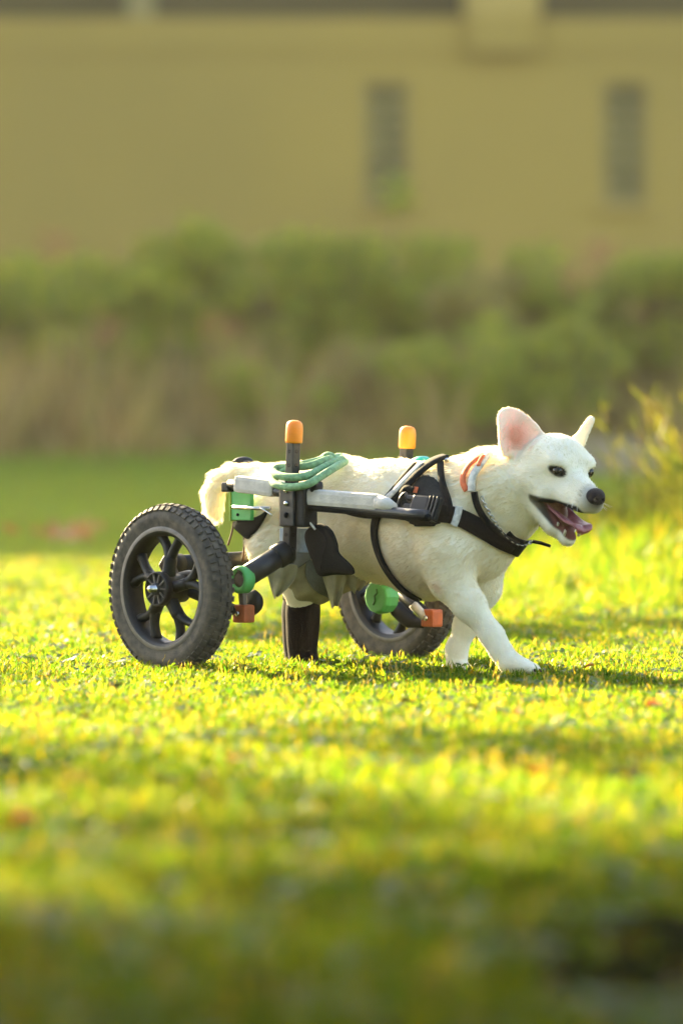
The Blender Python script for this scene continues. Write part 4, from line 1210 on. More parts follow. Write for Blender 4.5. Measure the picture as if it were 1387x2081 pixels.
b.inputs['Roughness'].default_value = 0.55; b.inputs['Specular IOR Level'].default_value = 0.25
tr = nt.nodes.new('ShaderNodeBsdfTranslucent'); nt.links.new(at.outputs['Color'], tr.inputs[0])
ms = nt.nodes.new('ShaderNodeMixShader'); ms.inputs[0].default_value = 0.55
nt.links.new(b.outputs[0], ms.inputs[1]); nt.links.new(tr.outputs[0], ms.inputs[2]); nt.links.new(ms.outputs[0], out.inputs[0])
hcu.materials.append(hm)
ho = bpy.data.objects.new('coat_hair', hcu); COL.objects.link(ho); ho.parent = dog; ho.location = -Vector(dog.location)
ho['kind'] = 'stuff'

# ------------------------------------------------------------------ wheelchair
cart = empty('dog_wheelchair', (CO.x, CO.y, 0))
tag(cart, 'two-wheeled dog wheelchair with black frame, green clamps and orange-capped posts', 'wheelchair')
UZ = Vector((0, 0, 1))
def sub(name, mb, m, parent=cart): return mb.build(name, m, parent)
WR = 0.166
def wheel(center, fwd, outw, spin):
    def w(a, b, c): return center + fwd * a + outw * b + UZ * c
    def pol(r, th, b): return w(r * math.cos(th), b, r * math.sin(th))
    rim = MB()
    rim.lathe(center, outw, [(0.104, -0.020), (0.110, -0.025), (0.119, -0.025), (0.121, -0.019), (0.112, -0.012), (0.106, 0.0), (0.112, 0.012), (0.121, 0.019), (0.119, 0.025), (0.110, 0.025), (0.104, 0.020), (0.101, 0.0), (0.104, -0.020)], 64, ref=UZ)
    ro = rim.build('wheel', M['plastic'], cart)
    lip = MB(); lip.lathe(center, outw, [(0.1115, 0.0256), (0.1175, 0.0262), (0.1205, 0.0245)], 64, ref=UZ, cap=False)
    lip.lathe(center, outw, [(0.1205, -0.0245), (0.1175, -0.0262), (0.1115, -0.0256)], 64, ref=UZ, cap=False)
    lip.build('rim_lip', M['rim_lip'], ro)
    prof = []
    for i in range(17):
        t = -math.pi / 2 * 1.25 + math.pi * 1.25 * i / 16
        prof.append((0.137 + 0.0245 * math.cos(t), 0.0275 * math.sin(t)))
    ty = MB(); ty.lathe(center, outw, [(0.118, -0.0245)] + prof + [(0.118, 0.0245)], 72, ref=UZ, cap=False)
    tyo = ty.build('tyre', M['rubber'], ro)
    tr = MB()
    n = 58
    for i in range(n):
        for k, (bb, rr, wd, ln) in enumerate(((-0.021, 0.1555, 0.011, 0.0105), (-0.0075, 0.1612, 0.011, 0.0100), (0.0075, 0.1612, 0.011, 0.0100), (0.021, 0.1545, 0.011, 0.0105))):
            th = 2 * math.pi * (i + 0.5 * (k % 2)) / n
            tilt = {0: -0.75, 1: -0.22, 2: 0.22, 3: 0.75}[k]
            rad = fwd * math.cos(th) + UZ * math.sin(th); tan = -fwd * math.sin(th) + UZ * math.cos(th)
            nrm = (rad * math.cos(tilt) + outw * math.sin(tilt)).normalized(); lat = nrm.cross(tan)
            tr.box(center + rad * rr + outw * bb, ln, wd, 0.0055, tan, lat, nrm)
    t_o = tr.build('tread', M['rubber'], ro); t_o['kind'] = 'stuff'
    for q in range(5):
        th = spin + 2 * math.pi * q / 5
        sp = MB()
        stem = [pol(0.020 + 0.040 * i / 5, th + 0.06 * i / 5, 0.010 - 0.004 * i / 5) for i in range(6)]
        sp.tube(stem, [0.017, 0.016, 0.015, 0.0145, 0.015, 0.015], n=10, flat=0.75, upv=outw)
        for sgn in (-0.20, 0.26):
            arm = vspline([pol(0.055, th + 0.055, 0.006), pol(0.080, th + 0.07 + sgn * 0.6, 0.004), pol(0.106, th + 0.08 + sgn * 1.25, 0.002)], 8)
            sp.tube(arm, [0.0125, 0.012, 0.011, 0.0105, 0.0102, 0.0105, 0.0115, 0.013], n=8, flat=0.8, upv=outw)
        sp.build('spoke', M['plastic'], ro)
    hb = MB()
    hb.lathe(center, outw, [(0.020, -0.034), (0.027, -0.03), (0.028, -0.006), (0.028, 0.020), (0.0335, 0.024), (0.0335, 0.037), (0.030, 0.040), (0.030, 0.034), (0.012, 0.034), (0.012, 0.042), (0.0, 0.042)], 36, ref=UZ)
    hb.build('hub', M['plastic'], ro)
    for q in range(10):
        th = 2 * math.pi * q / 10
        rad = fwd * math.cos(th) + UZ * math.sin(th); tan = -fwd * math.sin(th) + UZ * math.cos(th)
        MB().box(center + rad * 0.021 + outw * 0.0365, 0.018, 0.0022, 0.004, rad, tan, outw).build('hub_rib', M['rim_lip'], ro)
    ax = MB(); ax.lathe(center, outw, [(0.0095, 0.036), (0.0095, 0.044), (0.0075, 0.046), (0.0075, 0.054), (0.004, 0.057), (0.0, 0.057)], 16, ref=UZ)
    ax.build('axle_bolt', M['steel'], ro)
    T = Matrix.Translation(center) @ Matrix.Scale(1.035, 4) @ Matrix.Translation(-center)
    for q in [ro] + list(ro.children):
        q.data.transform(T)
    return ro
WZC = 0.1655
wheel(CO + CN * 0.312 + UZ * WZC, CF, CN, 0.15)
wheel(CO - CN * 0.312 + UZ * WZC, -CF, -CN, 0.55)
# cross axle behind the hind legs
axle_a = PL(338, 1147, 0.275); axle_b = PL(735, 1124, -0.275)
sub('cross_axle', MB().tube([axle_a, axle_b], 0.0175, n=20), M['metal_black'])
for p, s in ((axle_a, 1), (axle_b, -1)):
    sub('axle_end', MB().lathe(p - CN * 0.008 * s, CN * s, [(0.021, -0.03), (0.021, 0.002), (0.014, 0.006), (0.0, 0.006)], 20), M['plastic'])
    hubp = CO + CN * 0.29 * s + UZ * WZC
    sub('drop_arm', MB().box((p + hubp) / 2, 0.016, 0.03, (p - hubp).length + 0.03, CN, (p - hubp).normalized().cross(CN), (p - hubp).normalized(), bev=0.004), M['plastic'])
# side posts with orange caps
def side(s):
    n = 0.155 * s
    du = 0 if s > 0 else 229.5
    dv = 0 if s > 0 else 11
    top = PL(597 + du, 878 + dv, n); bot = PL(587 + du, 1130 + dv * 0.2, n)
    d = (top - bot).normalized()
    po = sub('post', MB().box((top + bot) / 2, 0.0205, 0.0205, (top - bot).length, CF, CN, d, bev=0.002), M['metal_black'])
    L = (top - bot).length
    hol = MB()
    for k in range(9):
        c = bot + d * (L * (0.06 + 0.112 * k)) + CN * 0.0101
        hol.lathe(c, CN, [(0.0036, -0.001), (0.0036, 0.0006), (0.0026, 0.0006), (0.0026, -0.001), (0.0036, -0.001)], 10)
        hol.lathe(c - CN * 0.0101 + CF * 0.0101, CF, [(0.0036, -0.001), (0.0036, 0.0006), (0.0026, 0.0006), (0.0026, -0.001), (0.0036, -0.001)], 10)
    h_o = sub('adjustment_hole', hol, M['web'], po); h_o['kind'] = 'stuff'
    cb = PL(597 + du, 900 + dv, n)
    sub('cap', MB().lathe(cb, d, [(0.0165, 0.0), (0.0172, 0.004), (0.0172, 0.028), (0.0160, 0.037), (0.0125, 0.0425), (0.006, 0.0450), (0.0, 0.0453)], 28), M['orange'], po)
    # rail with its sleeves
    ra = PL(468 + du, 984 + dv, n); rb = PL(560 + du, 998 + dv, n); rc = PL(700 + du, 1030 + dv, n); rd = PL(868 + du, 1048 + dv, n)
    rail = sub('side_rail', MB().tube(vspline([ra, rb, rc, rd], 16), 0.0105, n=14), M['metal_black'])
    def bar(p, q, hgt, thk, bev):
        d_ = (q - p).normalized(); w_ = CN * s; h_ = w_.cross(d_).normalized()
        return MB().box((p + q) / 2, (q - p).length, thk, hgt, d_, w_, h_, bev=bev)
    sub('sleeve', bar(PL(482 + du, 983 + dv, n), PL(562 + du, 993 + dv, n), 0.034, 0.026, 0.008), M['foam'], rail)
    sub('sleeve', bar(PL(617 + du, 1009 + dv, n), PL(772 + du, 1021 + dv, n), 0.033, 0.026, 0.009), M['foam'], rail)
    sub('sleeve_end', MB().tube([PL(768 + du, 1021 + dv, n), PL(785 + du, 1025 + dv, n), PL(800 + du, 1031 + dv, n)], [0.0150, 0.0140, 0.009], n=16), M['foam'], rail)
    sub('rail_strap', MB().tube(vspline([PL(612 + du, 1030 + dv, n), PL(690 + du, 1036 + dv, n), PL(800 + du, 1047 + dv, n), PL(870 + du, 1052 + dv, n)], 12), 0.0075, n=8, flat=1.3), M['web'], rail)
    # clamp that joins rail and post
    cc = PL(607 + du, 1029 + dv, n)
    cl = sub('clamp', MB().box(cc + CN * 0.002, 0.074, 0.040, 0.082, CF, CN, UZ, bev=0.006), M['plastic'])
    sub('clamp_plate', MB().box(PL(584 + du, 1027 + dv, n + 0.026 * s), 0.040, 0.007, 0.082, CF, CN, UZ, bev=0.002), M['metal_black'], cl)
    for vv, m_ in ((997, M['steel']), (1023, M['steel']), (1047, M['web'])):
        q = PL(582 + du, vv + dv, n + 0.030 * s)
        sub('bolt', MB().lathe(q, CN * s, [(0.0055, -0.001), (0.0055, 0.003), (0.003, 0.005), (0.0, 0.005)], 14), m_, cl)
    sub('clamp_knob', MB().lathe(PL(642 + du, 988 + dv, n), UZ, [(0.011, -0.02), (0.014, 0.0), (0.013, 0.008), (0.006, 0.011), (0.0, 0.011)], 18), M['plastic'], cl)
    # lower tube to the wheel, with green clamp
    ta = PL(583 + du, 1120, n); tb = PL(490, 1178, 0.258) if s > 0 else PL(770, 1210, -0.205)
    lt = sub('lower_tube', MB().tube([ta, tb], 0.0215, n=24), M['metal_black'])
    dd = (tb - ta).normalized()
    sub('tube_collar', MB().lathe(ta + dd * 0.012, dd, [(0.0215, -0.014), (0.0245, -0.010), (0.0245, 0.014), (0.0215, 0.018)], 24), M['plastic'], lt)
    sub('elbow', MB().lathe(bot, UZ, [(0.0, -0.016), (0.010, -0.014), (0.0145, -0.006), (0.0145, 0.012), (0.011, 0.018), (0.0, 0.02)], 18), M['metal_black'], lt)
    return ta, tb, dd
nta, ntb, ndd = side(1)
fta, ftb, fdd = side(-1)
# green clamp discs
gc = sub('green_clamp', MB().lathe(ntb, CN, [(0.0245, -0.016), (0.0275, -0.013), (0.0275, 0.006), (0.023, 0.010), (0.016, 0.0085), (0.016, 0.003), (0.0, 0.003)], 28), M['green'])
sub('clamp_core', MB().lathe(ntb, CN, [(0.0155, 0.003), (0.0150, 0.0062), (0.006, 0.0068), (0.0, 0.0068)], 20), M['rim_lip'], gc)
gd = PL(765, 1213, -0.168)
gc = sub('green_clamp', MB().lathe(gd, CN, [(0.026, -0.036), (0.034, -0.030), (0.0355, -0.006), (0.033, 0.002), (0.0295, 0.0045), (0.0, 0.0045)], 12, smooth=False, ref=UZ), M['green'])
em = MB()
em.tube(vspline([gd + CN * 0.0045 + CF * a + UZ * b for a, b in ((-0.006, -0.016), (0.0, -0.008), (-0.002, 0.002), (0.006, 0.008), (0.004, 0.016))], 14), 0.0022, n=6)
sub('embossed_mark', em, mat('mark_green', (0.03, 0.16, 0.03), 0.6), gc)
# orange brackets and links to the wheels
def bracket(uv, n, s, lk):
    c = PL(uv[0], uv[1], n)
    bo = sub('orange_bracket', MB().box(c, 0.036, 0.030, 0.036, CF, CN, UZ, bev=0.005), M['orange_dk'])
    sub('bracket_bolt', MB().lathe(c + CN * 0.016, CN, [(0.0055, -0.001), (0.0055, 0.003), (0.0, 0.004)], 12), M['steel'], bo)
    sub('link_bar', MB().box((c + lk) / 2, 0.014, 0.010, (c - lk).length, CF, CN, (lk - c).normalized(), bev=0.002), M['rim_lip'], bo)
    return c
b1 = bracket((495, 1247), 0.245, 1, ntb)
sub('pivot_pad', MB().lathe(PL(514, 1224, 0.215), CN, [(0.0, -0.012), (0.020, -0.010), (0.026, 0.0), (0.020, 0.010), (0.0, 0.012)], 20), M['plastic'])
sub('wheel_link', MB().tube(vspline([b1, PL(440, 1225, 0.27), CO + CN * 0.285 + UZ * WZC], 8), 0.011, n=10), M['plastic'])
sub('curved_arm', MB().tube(vspline([PL(352, 1176, 0.28), PL(378, 1167, 0.275), PL(400, 1170, 0.27), PL(470, 1200, 0.26)], 12), 0.0075, n=8, flat=1.6), M['rim_lip'])
b2 = bracket((877, 1256), -0.245, -1, PL(850, 1235, -0.23))
sub('swing_arm', MB().tube(vspline([gd - CN * 0.02, PL(806, 1238, -0.225), PL(834, 1262, -0.235), PL(864, 1266, -0.245)], 14), [0.013] * 4 + [0.018] * 6 + [0.014] * 4, n=12, flat=0.6), M['plastic'])
sub('grey_tube', MB().tube([PL(838, 1228, -0.215), PL(862, 1254, -0.235)], 0.0095, n=12), M['foam'])
sub('wheel_link', MB().tube([b2, CO - CN * 0.285 + UZ * WZC], 0.011, n=10), M['plastic'])
# rear fittings near side
gp = PL(493, 1018, 0.125)
gpo = sub('green_plate', MB().box(gp, 0.058, 0.010, 0.078, CF, CN, UZ, bev=0.002), M['green'])
sub('plate_edge', MB().box(gp - CF * 0.0306, 0.003, 0.016, 0.082, CF, CN, UZ), mat('lime_edge', (0.35, 0.50, 0.05), 0.5), gpo)
sub('plate_screw', MB().lathe(PL(483, 1046, 0.131), CN, [(0.003, -0.001), (0.003, 0.002), (0.0, 0.002)], 10), M['web'], gpo)
sub('hinge_pin', MB().tube([PL(474, 1031, 0.142), PL(548, 1034, 0.142)], 0.0042, n=10), M['steel'])
sub('pin_wire', MB().tube(vspline([PL(528, 1032, 0.15), PL(542, 1040, 0.15), PL(552, 1047, 0.15)], 8), 0.0014, n=6), M['steel'])
sub('rail_stop', MB().box(PL(463, 990, 0.155), 0.022, 0.020, 0.020, CF, CN, UZ, bev=0.004), M['plastic'])
def pillow(poly, n, th, m, name, parent, fn=None):
    """a padded flat piece with outline poly (pixels) on the cart plane n"""
    fn = fn or (lambda u, v, q: PL(u, v, q))
    pts = [np.array(p, float) for p in poly]
    c = sum(pts) / len(pts)
    ring = [np.array(x) for x in spline(pts + [pts[0]], len(pts) * 5)][:-1]
    k = len(ring); mb = MB()
    vs = []; fs = []
    prof = ((1.0, 0.0), (0.97, 0.45), (0.85, 0.8), (0.6, 0.97), (0.3, 1.0))
    for sg in (1, -1):
        for sc_, z in prof:
            for p in ring:
                q = c + (p - c) * sc_
                vs.append(fn(q[0], q[1], n + sg * z * th / 2))
        vs.append(fn(c[0], c[1], n + sg * th / 2))
    per = k * len(prof) + 1
    for si in (0, 1):
        o = si * per
        for r_ in range(len(prof) - 1):
            for j in range(k):
                j2 = (j + 1) % k
                fs.append((o + r_ * k + j, o + r_ * k + j2, o + (r_ + 1) * k + j2, o + (r_ + 1) * k + j))
        for j in range(k):
            fs.append((o + (len(prof) - 1) * k + j, o + (len(prof) - 1) * k + (j + 1) % k, o + per - 1))
    mb.add(vs, fs, True)
    me = mb.mesh(name)
    bm = bmesh.new(); bm.from_mesh(me); bmesh.ops.remove_doubles(bm, verts=bm.verts, dist=1e-5)
    bmesh.ops.recalc_face_normals(bm, faces=bm.faces); bm.to_mesh(me); bm.free()
    return link(name, me, m, parent)
pillow([(476, 1056), (520, 1050), (545, 1036), (534, 1062), (518, 1085), (503, 1096), (484, 1082), (473, 1070)], 0.11, 0.02, M['web'], 'rump_pad', cart)
sub('cord', MB().tube(vspline([PL(475, 1060, 0.11), PL(471, 1082, 0.112), PL(463, 1108, 0.115)], 8), 0.0022, n=6), M['cord'])
sub('cord', MB().tube(vspline([PL(496, 1090, 0.10), PL(496, 1115, 0.102), PL(493, 1142, 0.10)], 8), 0.0026, n=6), M['cord'])
sub('rear_bar', MB().tube(vspline([PL(455, 952, -0.03), PL(478, 941, -0.05), PL(500, 937, -0.075), PL(522, 950, -0.09)], 14), [0.006] * 5 + [0.009] * 6 + [0.007] * 3, n=10), M['plastic'])
sub('rear_knob', MB().lathe(PL(505, 944, -0.07), UZ, [(0.014, -0.012), (0.016, 0.0), (0.010, 0.008), (0.0, 0.009)], 16), M['plastic'])
# far side teal knob showing over the withers
tk = PL(857, 946, -0.13)
sub('teal_knob', MB().lathe(tk, UZ, [(0.024, -0.02), (0.024, 0.004), (0.020, 0.013), (0.010, 0.0185), (0.0, 0.0195)], 24), M['teal'])
sub('knob_stem', MB().tube([tk - UZ * 0.02, PL(857, 1045, -0.155)], 0.008, n=10), M['metal_black'])
# thigh pad and silver strap
def DF(u, v, off): 
    p, n = hit(u, v, off)
    return p if p is not None else P(u, v, -0.12 - off)
tp = pillow([(632, 1068), (655, 1064), (675, 1078), (686, 1104), (690, 1124), (712, 1146), (720, 1158), (716, 1168), (680, 1168), (648, 1170), (634, 1140), (620, 1105), (619, 1082)], 0.135, 0.028, M['web'], 'thigh_pad', cart)
sub('pad_seam', MB().tube(vspline([PL(640, 1072, 0.15), PL(662, 1095, 0.151), PL(655, 1130, 0.151), PL(650, 1160, 0.15)], 12), 0.0012, n=5), M['web_grey'], tp)
sub('pad_wire', MB().tube(vspline([PL(619, 1052, 0.155), PL(630, 1063, 0.158), PL(640, 1076, 0.155)], 8), 0.0024, n=6), M['web_pale'], tp)
sub('silver_band', MB().box(PL(604, 1098, 0.135), 0.10, 0.006, 0.048, CF, CN, UZ, bev=0.002), M['reflect'])

# green cord looped round the near post
rp_ = empty('green_cord', PL(597, 1000, 0.155)); rp_.location.z = 0
tag(rp_, 'thick green cord looped round the near post and over the dog\'s back', 'cord')
pc = PL(594, 970, 0.155)
def rp(u, v, n): return PL(u, v, n)
loopA = [rp(690, 928, 0.02), rp(664, 934, 0.08), rp(630, 946, 0.125), rp(600, 949, 0.14), rp(566, 950, 0.15), rp(556, 958, 0.165), rp(566, 966, 0.178), rp(592, 970, 0.180), rp(620, 968, 0.165), rp(648, 955, 0.12), rp(672, 942, 0.08), rp(694, 932, 0.03)]
loopB = [rp(668, 930, 0.05), rp(640, 938, 0.10), rp(612, 945, 0.128), rp(580, 957, 0.15), rp(556, 974, 0.165), rp(562, 985, 0.182), rp(592, 990, 0.186), rp(625, 984, 0.180), rp(655, 966, 0.14), rp(680, 950, 0.09), rp(700, 938, 0.02)]
for lp in (loopA, loopB):
    sub('loop', MB().tube(vspline(lp, 60), 0.0080, n=12), M['rope'], rp_)
sub('knot', MB().tube(vspline([rp(652, 932, 0.06), rp(664, 924, 0.065), rp(676, 928, 0.06), rp(668, 938, 0.07)], 16), 0.006, n=8), M['rope'], rp_)

# ------------------------------------------------------------------ harness
har = empty('dog_harness', (0.18, -0.28, 0))
tag(har, 'black webbing harness with side buckle on the dog\'s chest and shoulder', 'harness')
def strap(pts, w, m, name, th=0.003, off=0.004, parent=har, n=26):
    P_, N_ = [], []
    for u, v in spline(pts, n):
        p, q = hit(u, v, off)
        if p is None:
            if P_: P_.append(P_[-1] + Vector(((u - lu) / 1000, 0.012, -(v - lv) / 1000))); N_.append(N_[-1]); lu, lv = u, v
            continue
        P_.append(p); N_.append(q); lu, lv = u, v
    for _ in range(3):
        P_ = [P_[0]] + [(P_[i - 1] + P_[i] * 2 + P_[i + 1]) / 4 for i in range(1, len(P_) - 1)] + [P_[-1]]
        N_ = [N_[0]] + [(N_[i - 1] + N_[i] * 2 + N_[i + 1]).normalized() for i in range(1, len(N_) - 1)] + [N_[-1]]
    return MB().ribbon(P_, N_, w, th).build(name, m, parent)
def patch(poly, m, name, off=0.004, th=0.003, parent=har, step=5):
    us = [p[0] for p in poly]; vs_ = [p[1] for p in poly]
    pa = np.array(poly, np.float32)
    U, W = np.meshgrid(np.arange(min(us) - step, max(us) + step * 2, step, dtype=np.float32), np.arange(min(vs_) - step, max(vs_) + step * 2, step, dtype=np.float32))
    sd = poly_sdf(pa, U, W)
    vid = {}; vs = []; fs = []
    for j in range(U.shape[0] - 1):
        for i in range(U.shape[1] - 1):
            q = [(j, i), (j, i + 1), (j + 1, i + 1), (j + 1, i)]
            if max(sd[a] for a in q) > step * 0.3: continue
            ids = []
            for a in q:
                if a not in vid:
                    p, n = hit(float(U[a]), float(W[a]), off)
                    if p is None: p = P(float(U[a]), float(W[a]), -0.2)
                    vid[a] = len(vs); vs.append(p)
                ids.append(vid[a])
            fs.append(ids)
    me = MB().add(vs, fs, True).mesh(name)
    o = link(name, me, m, parent)
    md = o.modifiers.new('s', 'SMOOTH'); md.iterations = 6; md.factor = 0.5
    md = o.modifiers.new('t', 'SOLIDIFY'); md.thickness = th; md.offset = 0
    return o
patch([(858, 962), (888, 972), (904, 992), (914, 1030), (910, 1058), (884, 1072), (850, 1074), (822, 1058), (806, 1034), (818, 1004), (838, 980)], M['web_grey'], 'side_panel', 0.005, 0.005)
strap([(908, 937), (884, 946), (858, 964), (832, 990), (806, 1012), (782, 1030)], 0.030, M['web'], 'shoulder_strap', 0.004, 0.010)
strap([(862, 952), (838, 974), (812, 1000), (792, 1016)], 0.014, M['web_pale'], 'pale_strap', 0.003, 0.012)
strap([(846, 950), (826, 972), (800, 1002), (776, 1026)], 0.010, M['web'], 'edge_strap', 0.003, 0.009)
strap([(896, 946), (898, 968), (903, 995), (911, 1025), (913, 1050)], 0.014, M['web'], 'panel_binding', 0.004, 0.007)
strap([(884, 1044), (915, 1047), (950, 1060), (985, 1078), (1015, 1096), (1042, 1108)], 0.036, M['web'], 'chest_strap', 0.004, 0.006)
strap([(1042, 1108), (1050, 1112), (1056, 1116)], 0.034, M['web'], 'chest_strap_end', 0.004, 0.006)
strap([(930, 1034), (925, 1050), (918, 1070)], 0.015, M['web_pale'], 'white_keeper', 0.003, 0.0125)
strap([(772, 1040), (765, 1062), (764, 1088), (772, 1122), (788, 1155), (810, 1184), (832, 1203), (852, 1214)], 0.019, M['web'], 'girth_strap', 0.0035, 0.005)
strap([(700, 1028), (740, 1040), (790, 1046), (835, 1050), (884, 1050)], 0.022, M['web'], 'rail_strap', 0.004, 0.022)
strap([(826, 1008), (836, 998), (850, 1002)], 0.012, M['web'], 'buckle_strap', 0.004, 0.016)
# buckle lying on the side panel
bp_, bn = hit(862, 1038, 0.016)
bx = (hit(892, 1044, 0.016)[0] - hit(832, 1036, 0.016)[0]).normalized(); bn = (bn - bx * bn.dot(bx)).normalized(); by = bn.cross(bx)
bo = MB().box(bp_ + bx * 0.004, 0.046, 0.050, 0.016, bx, by, bn, bev=0.004).build('buckle', M['plastic'], har)
for s in (-1, 1):
    MB().box(bp_ - bx * 0.024 + by * 0.019 * s, 0.032, 0.010, 0.013, bx, by, bn, bev=0.003).build('buckle_prong', M['plastic'], bo)
MB().box(bp_ - bx * 0.026, 0.028, 0.013, 0.010, bx, by, bn, bev=0.003).build('buckle_tongue', M['plastic'], bo)
for k in range(3):
    MB().box(bp_ + bx * (0.030 + 0.010 * k), 0.0055, 0.050, 0.017, bx, by, bn, bev=0.0015).build('ladder_bar', M['plastic'], bo)
MB().box(bp_ + bx * 0.038, 0.036, 0.044, 0.008, bx, by, bn, bev=0.002).build('ladder_base', M['plastic'], bo)
ring = MB()
rc_ = bp_ - bx * 0.046 + by * 0.004
ring.tube([rc_ + bx * (0.010 * math.cos(a)) + by * (0.022 * math.sin(a)) + bn * 0.003 for a in np.linspace(0.6, 5.6, 20)], 0.0042, n=8)
ring.build('strap_ring', M['plastic'], har)
o_p, o_n = hit(851, 1000, 0.012)
MB().box(o_p, 0.010, 0.012, 0.003, bx, by, o_n).build('orange_tag', M['collar_orange'], har)
for u, v in ((896, 932), (909, 933)):
    p, n = hit(u, v + 8, 0.006)
    MB().lathe(p, n, [(0.0055, -0.002), (0.0055, 0.004), (0.003, 0.006), (0.0, 0.006)], 14).build('rivet', M['steel'], har)

# ------------------------------------------------------------------ collar with chain
colr_o = empty('dog_collar', (0.3, -0.32, 0))
tag(colr_o, 'orange and white collar with black strap and steel chain round the dog\'s neck', 'collar')
strap([(990, 930), (972, 938), (956, 952), (946, 970), (945, 985), (952, 998)], 0.012, M['collar_orange'], 'orange_band', 0.003, 0.009, colr_o)
strap([(996, 928), (982, 944), (970, 960), (963, 978), (962, 1000)], 0.016, M['web_pale'], 'white_band', 0.004, 0.0095, colr_o)
strap([(984, 936), (977, 946), (974, 955)], 0.008, M['collar_orange'], 'orange_stitch', 0.003, 0.014, colr_o, 8)
strap([(966, 1000), (969, 1018), (977, 1038), (990, 1058), (1010, 1078), (1034, 1096), (1048, 1104)], 0.0135, M['web'], 'black_strap', 0.004, 0.007, colr_o)
strap([(1030, 1080), (1042, 1092), (1060, 1098), (1072, 1098)], 0.011, M['web'], 'throat_strap', 0.004, 0.005, colr_o)
ch = spline([(980, 1010), (990, 1032), (1002, 1054), (1016, 1076), (1032, 1092), (1048, 1100), (1062, 1100), (1074, 1095)], 26)
last = None
for i, (u, v) in enumerate(ch):
    p, n = hit(u, v, 0.008)
    if p is None:
        if last is None: continue
        p, n = last[0] + Vector((0.004, 0.004, 0.0015)), last[1]
    if last is None: last = (p, n); continue
    t = (p - last[0]).normalized() if (p - last[0]).length > 1e-5 else Vector((1, 0, 0))
    s_ = t.cross(n).normalized()
    ax2 = s_ if i % 2 else n
    c = (p + last[0]) / 2
    pts_ = [c + t * (0.0052 * math.cos(a)) + ax2 * (0.0032 * math.sin(a)) for a in np.linspace(0, 2 * math.pi, 13)]
    MB().tube(pts_, 0.0011, n=6, cap=False).build('chain_link', M['steel'], colr_o)
    last = (p, n)
e0 = last[0]
MB().tube([e0, e0 + Vector((0.016, -0.006, -0.003)), e0 + Vector((0.034, -0.012, -0.009))], [0.0036, 0.0036, 0.003], n=8, flat=1.5).build('strap_tail', M['web'], colr_o)

# ------------------------------------------------------------------ sling cloth and socks
sl = empty('sling_cloth', (-0.08, -0.05, 0))
tag(sl, 'cream and grey cloth wrapped under the dog\'s hips with hanging corners', 'cloth')
sf = Field((-0.22, -0.22, 0.08), (0.10, 0.16, 0.34), 0.003)
for a, b in (((585, 1108, -0.075, 0.062), (630, 1170, -0.08, 0.050)), ((630, 1170, -0.08, 0.050), (636, 1182, -0.06, 0.044)), ((600, 1120, 0.085, 0.055), (640, 1180, 0.05, 0.046)),
             ((650, 1150, -0.06, 0.05), (700, 1165, -0.09, 0.032)), ((700, 1165, -0.09, 0.032), (735, 1170, -0.10, 0.022))):
    sf.cone(P(*a[:3]), P(*b[:3]), a[3], b[3], 0.03)
sV, sQ = sf.surface(3)
kk = sV[:, 2] < P(600, 1118, -0.1).z
fold = 0.0022 * np.sin((sV[:, 0] * 0.8 - sV[:, 2] * 0.9) * 120) * np.clip((P(600, 1110, -0.1).z - sV[:, 2]) / 0.03, 0, 1)
sme = bpy.data.meshes.new('wrap'); sme.from_pydata(sV.tolist(), [], sQ.tolist()); sme.update()
sn = np.zeros((len(sV), 3), np.float32); sme.vertices.foreach_get('normal', sn.ravel())
sV2 = sV + sn * fold[:, None]
keepq = kk[sQ].all(1)
sme = bpy.data.meshes.new('wrap'); sme.from_pydata(sV2.tolist(), [], sQ[keepq].tolist()); sme.polygons.foreach_set('use_smooth', [True] * int(keepq.sum()))
so = link('wrap', sme, M['cloth'], sl)
md = so.modifiers.new('t', 'SOLIDIFY'); md.thickness = 0.003
sbvh = BVHTree.FromPolygons([tuple(x) for x in sV2], [tuple(int(i) for i in q) for q in sQ])
def hit2(u, v, off):
    d = ray(u, v)
    p, n, i, t = sbvh.ray_cast(CAMP, d)
    if p is None: return P(u, v, -0.13), Vector((0, -1, 0))
    if n.dot(d) > 0: n = -n
    return p + n * off, n
def band(pts, w, m, name, off=0.004):
    A = [hit2(u, v, off) for u, v in spline(pts, 20)]
    PP = [a[0] for a in A]; NN = [a[1] for a in A]
    for _ in range(4):
        PP = [PP[0]] + [(PP[i - 1] + PP[i] * 2 + PP[i + 1]) / 4 for i in range(1, len(PP) - 1)] + [PP[-1]]
    MB().ribbon(PP, NN, w, 0.002).build(name, m, sl)
band([(628, 1130), (634, 1160), (650, 1188), (672, 1210)], [0.010 + 0.026 * math.sin(math.pi * i / 19) for i in range(20)], M['cloth_grey'], 'grey_stripe')
band([(622, 1128), (645, 1150), (662, 1180), (682, 1212)], 0.009, M['cloth'], 'cream_edge', 0.008)
band([(560, 1165), (585, 1152), (610, 1140), (622, 1124)], 0.030, M['cloth_grey'], 'grey_fold', 0.012)
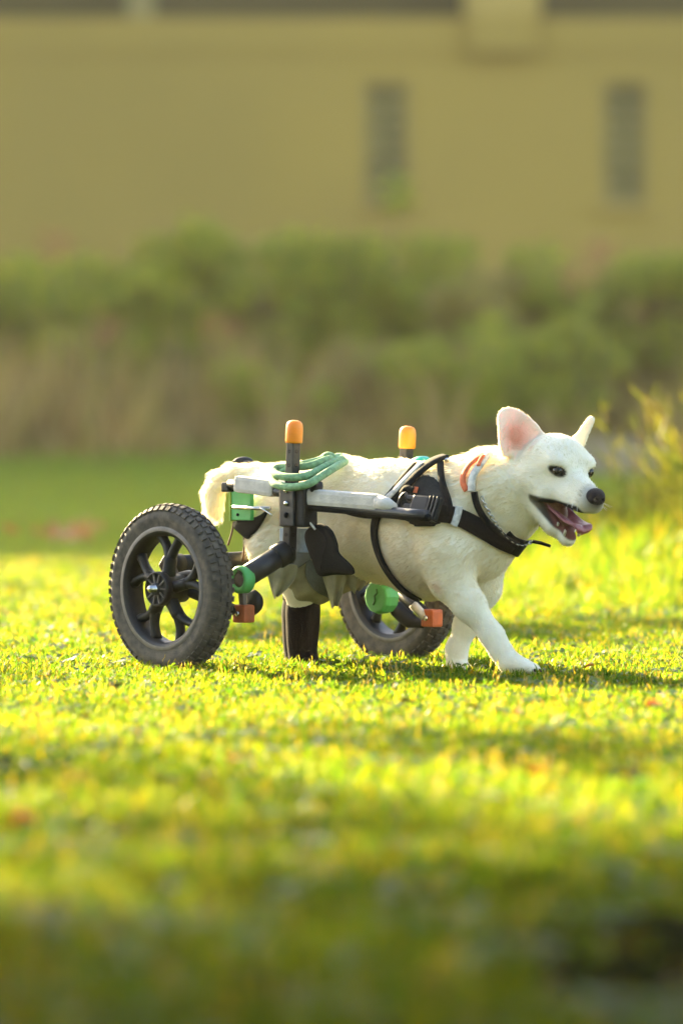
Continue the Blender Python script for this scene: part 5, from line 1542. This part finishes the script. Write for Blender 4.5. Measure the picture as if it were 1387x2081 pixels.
def flap(pts, y, m, name, curl=0.012):
    """a hanging corner: rows of points from the top edge to the tip"""
    rows = len(pts); k = 13; vs = []; fs = []
    for i, (ul, ur, v) in enumerate(pts):
        for j in range(k):
            t = j / (k - 1)
            vs.append(P(ul + (ur - ul) * t, v + 4 * math.sin(t * 6), y + curl * (0.5 + 0.5 * i / rows) * math.sin(t * 8 + i * 0.6)))
    for i in range(rows - 1):
        for j in range(k - 1):
            a = i * k + j; fs.append((a, a + 1, a + k + 1, a + k))
    o = link(name, MB().add(vs, fs, True).mesh(name), m, sl)
    md = o.modifiers.new('t', 'SOLIDIFY'); md.thickness = 0.0025
    md = o.modifiers.new('s', 'SUBSURF'); md.levels = md.render_levels = 1
flap([(540, 606, 1150), (543, 604, 1165), (546, 598, 1182), (550, 582, 1198), (556, 562, 1216)], -0.165, M['cloth'], 'hanging_corner')
flap([(652, 704, 1150), (656, 704, 1175), (662, 698, 1195), (668, 692, 1215), (672, 684, 1236)], -0.165, M['cloth'], 'hanging_corner')
flap([(700, 745, 1160), (704, 744, 1178), (708, 740, 1192), (716, 728, 1204)], -0.15, M['cloth'], 'hanging_corner')
def sock(du, y, label):
    o = MB()
    pts = [P(616 + du, 1205, y), P(616 + du, 1222, y), P(615 + du, 1245, y), P(615 + du, 1270, y), P(614 + du, 1300, y), P(615 + du, 1330, y), P(620 + du, 1352, y - 0.01), P(624 + du, 1362, y - 0.015)]
    o.tube(vspline(pts, 20), [0.031, 0.032, 0.033, 0.034, 0.035, 0.0355, 0.0355, 0.035, 0.0345, 0.034, 0.033, 0.032, 0.031, 0.030, 0.030, 0.030, 0.030, 0.029, 0.026, 0.018], n=20)
    o.tube([P(616 + du, 1206, y), P(616 + du, 1218, y)], [0.0345, 0.0345], n=20)
    tag(o.build('sock', M['sock'], None), label, 'sock', 'socks on the hind legs')
sock(0, -0.06, 'dark brown sock on the dog\'s near hind leg')
sock(-8, 0.055, 'dark brown sock on the far hind leg, mostly hidden by the near one')

# ------------------------------------------------------------------ the warm air of a low sun
hz = MB(); hz.box((0, 120, 12.0), 640, 420, 26.0)
hm_ = bpy.data.materials.new('haze'); hm_.use_nodes = True
nt = hm_.node_tree
nt.nodes.remove(nt.nodes['Principled BSDF'])
pv = nt.nodes.new('ShaderNodeVolumePrincipled')
pv.inputs['Color'].default_value = (0.92, 0.88, 0.78, 1)
pv.inputs['Density'].default_value = 0.00045
pv.inputs['Anisotropy'].default_value = 0.45
nt.links.new(pv.outputs[0], nt.nodes['Material Output'].inputs['Volume'])
tag(hz.build('haze', hm_), 'thin warm haze in the evening air', 'haze', kind='stuff')
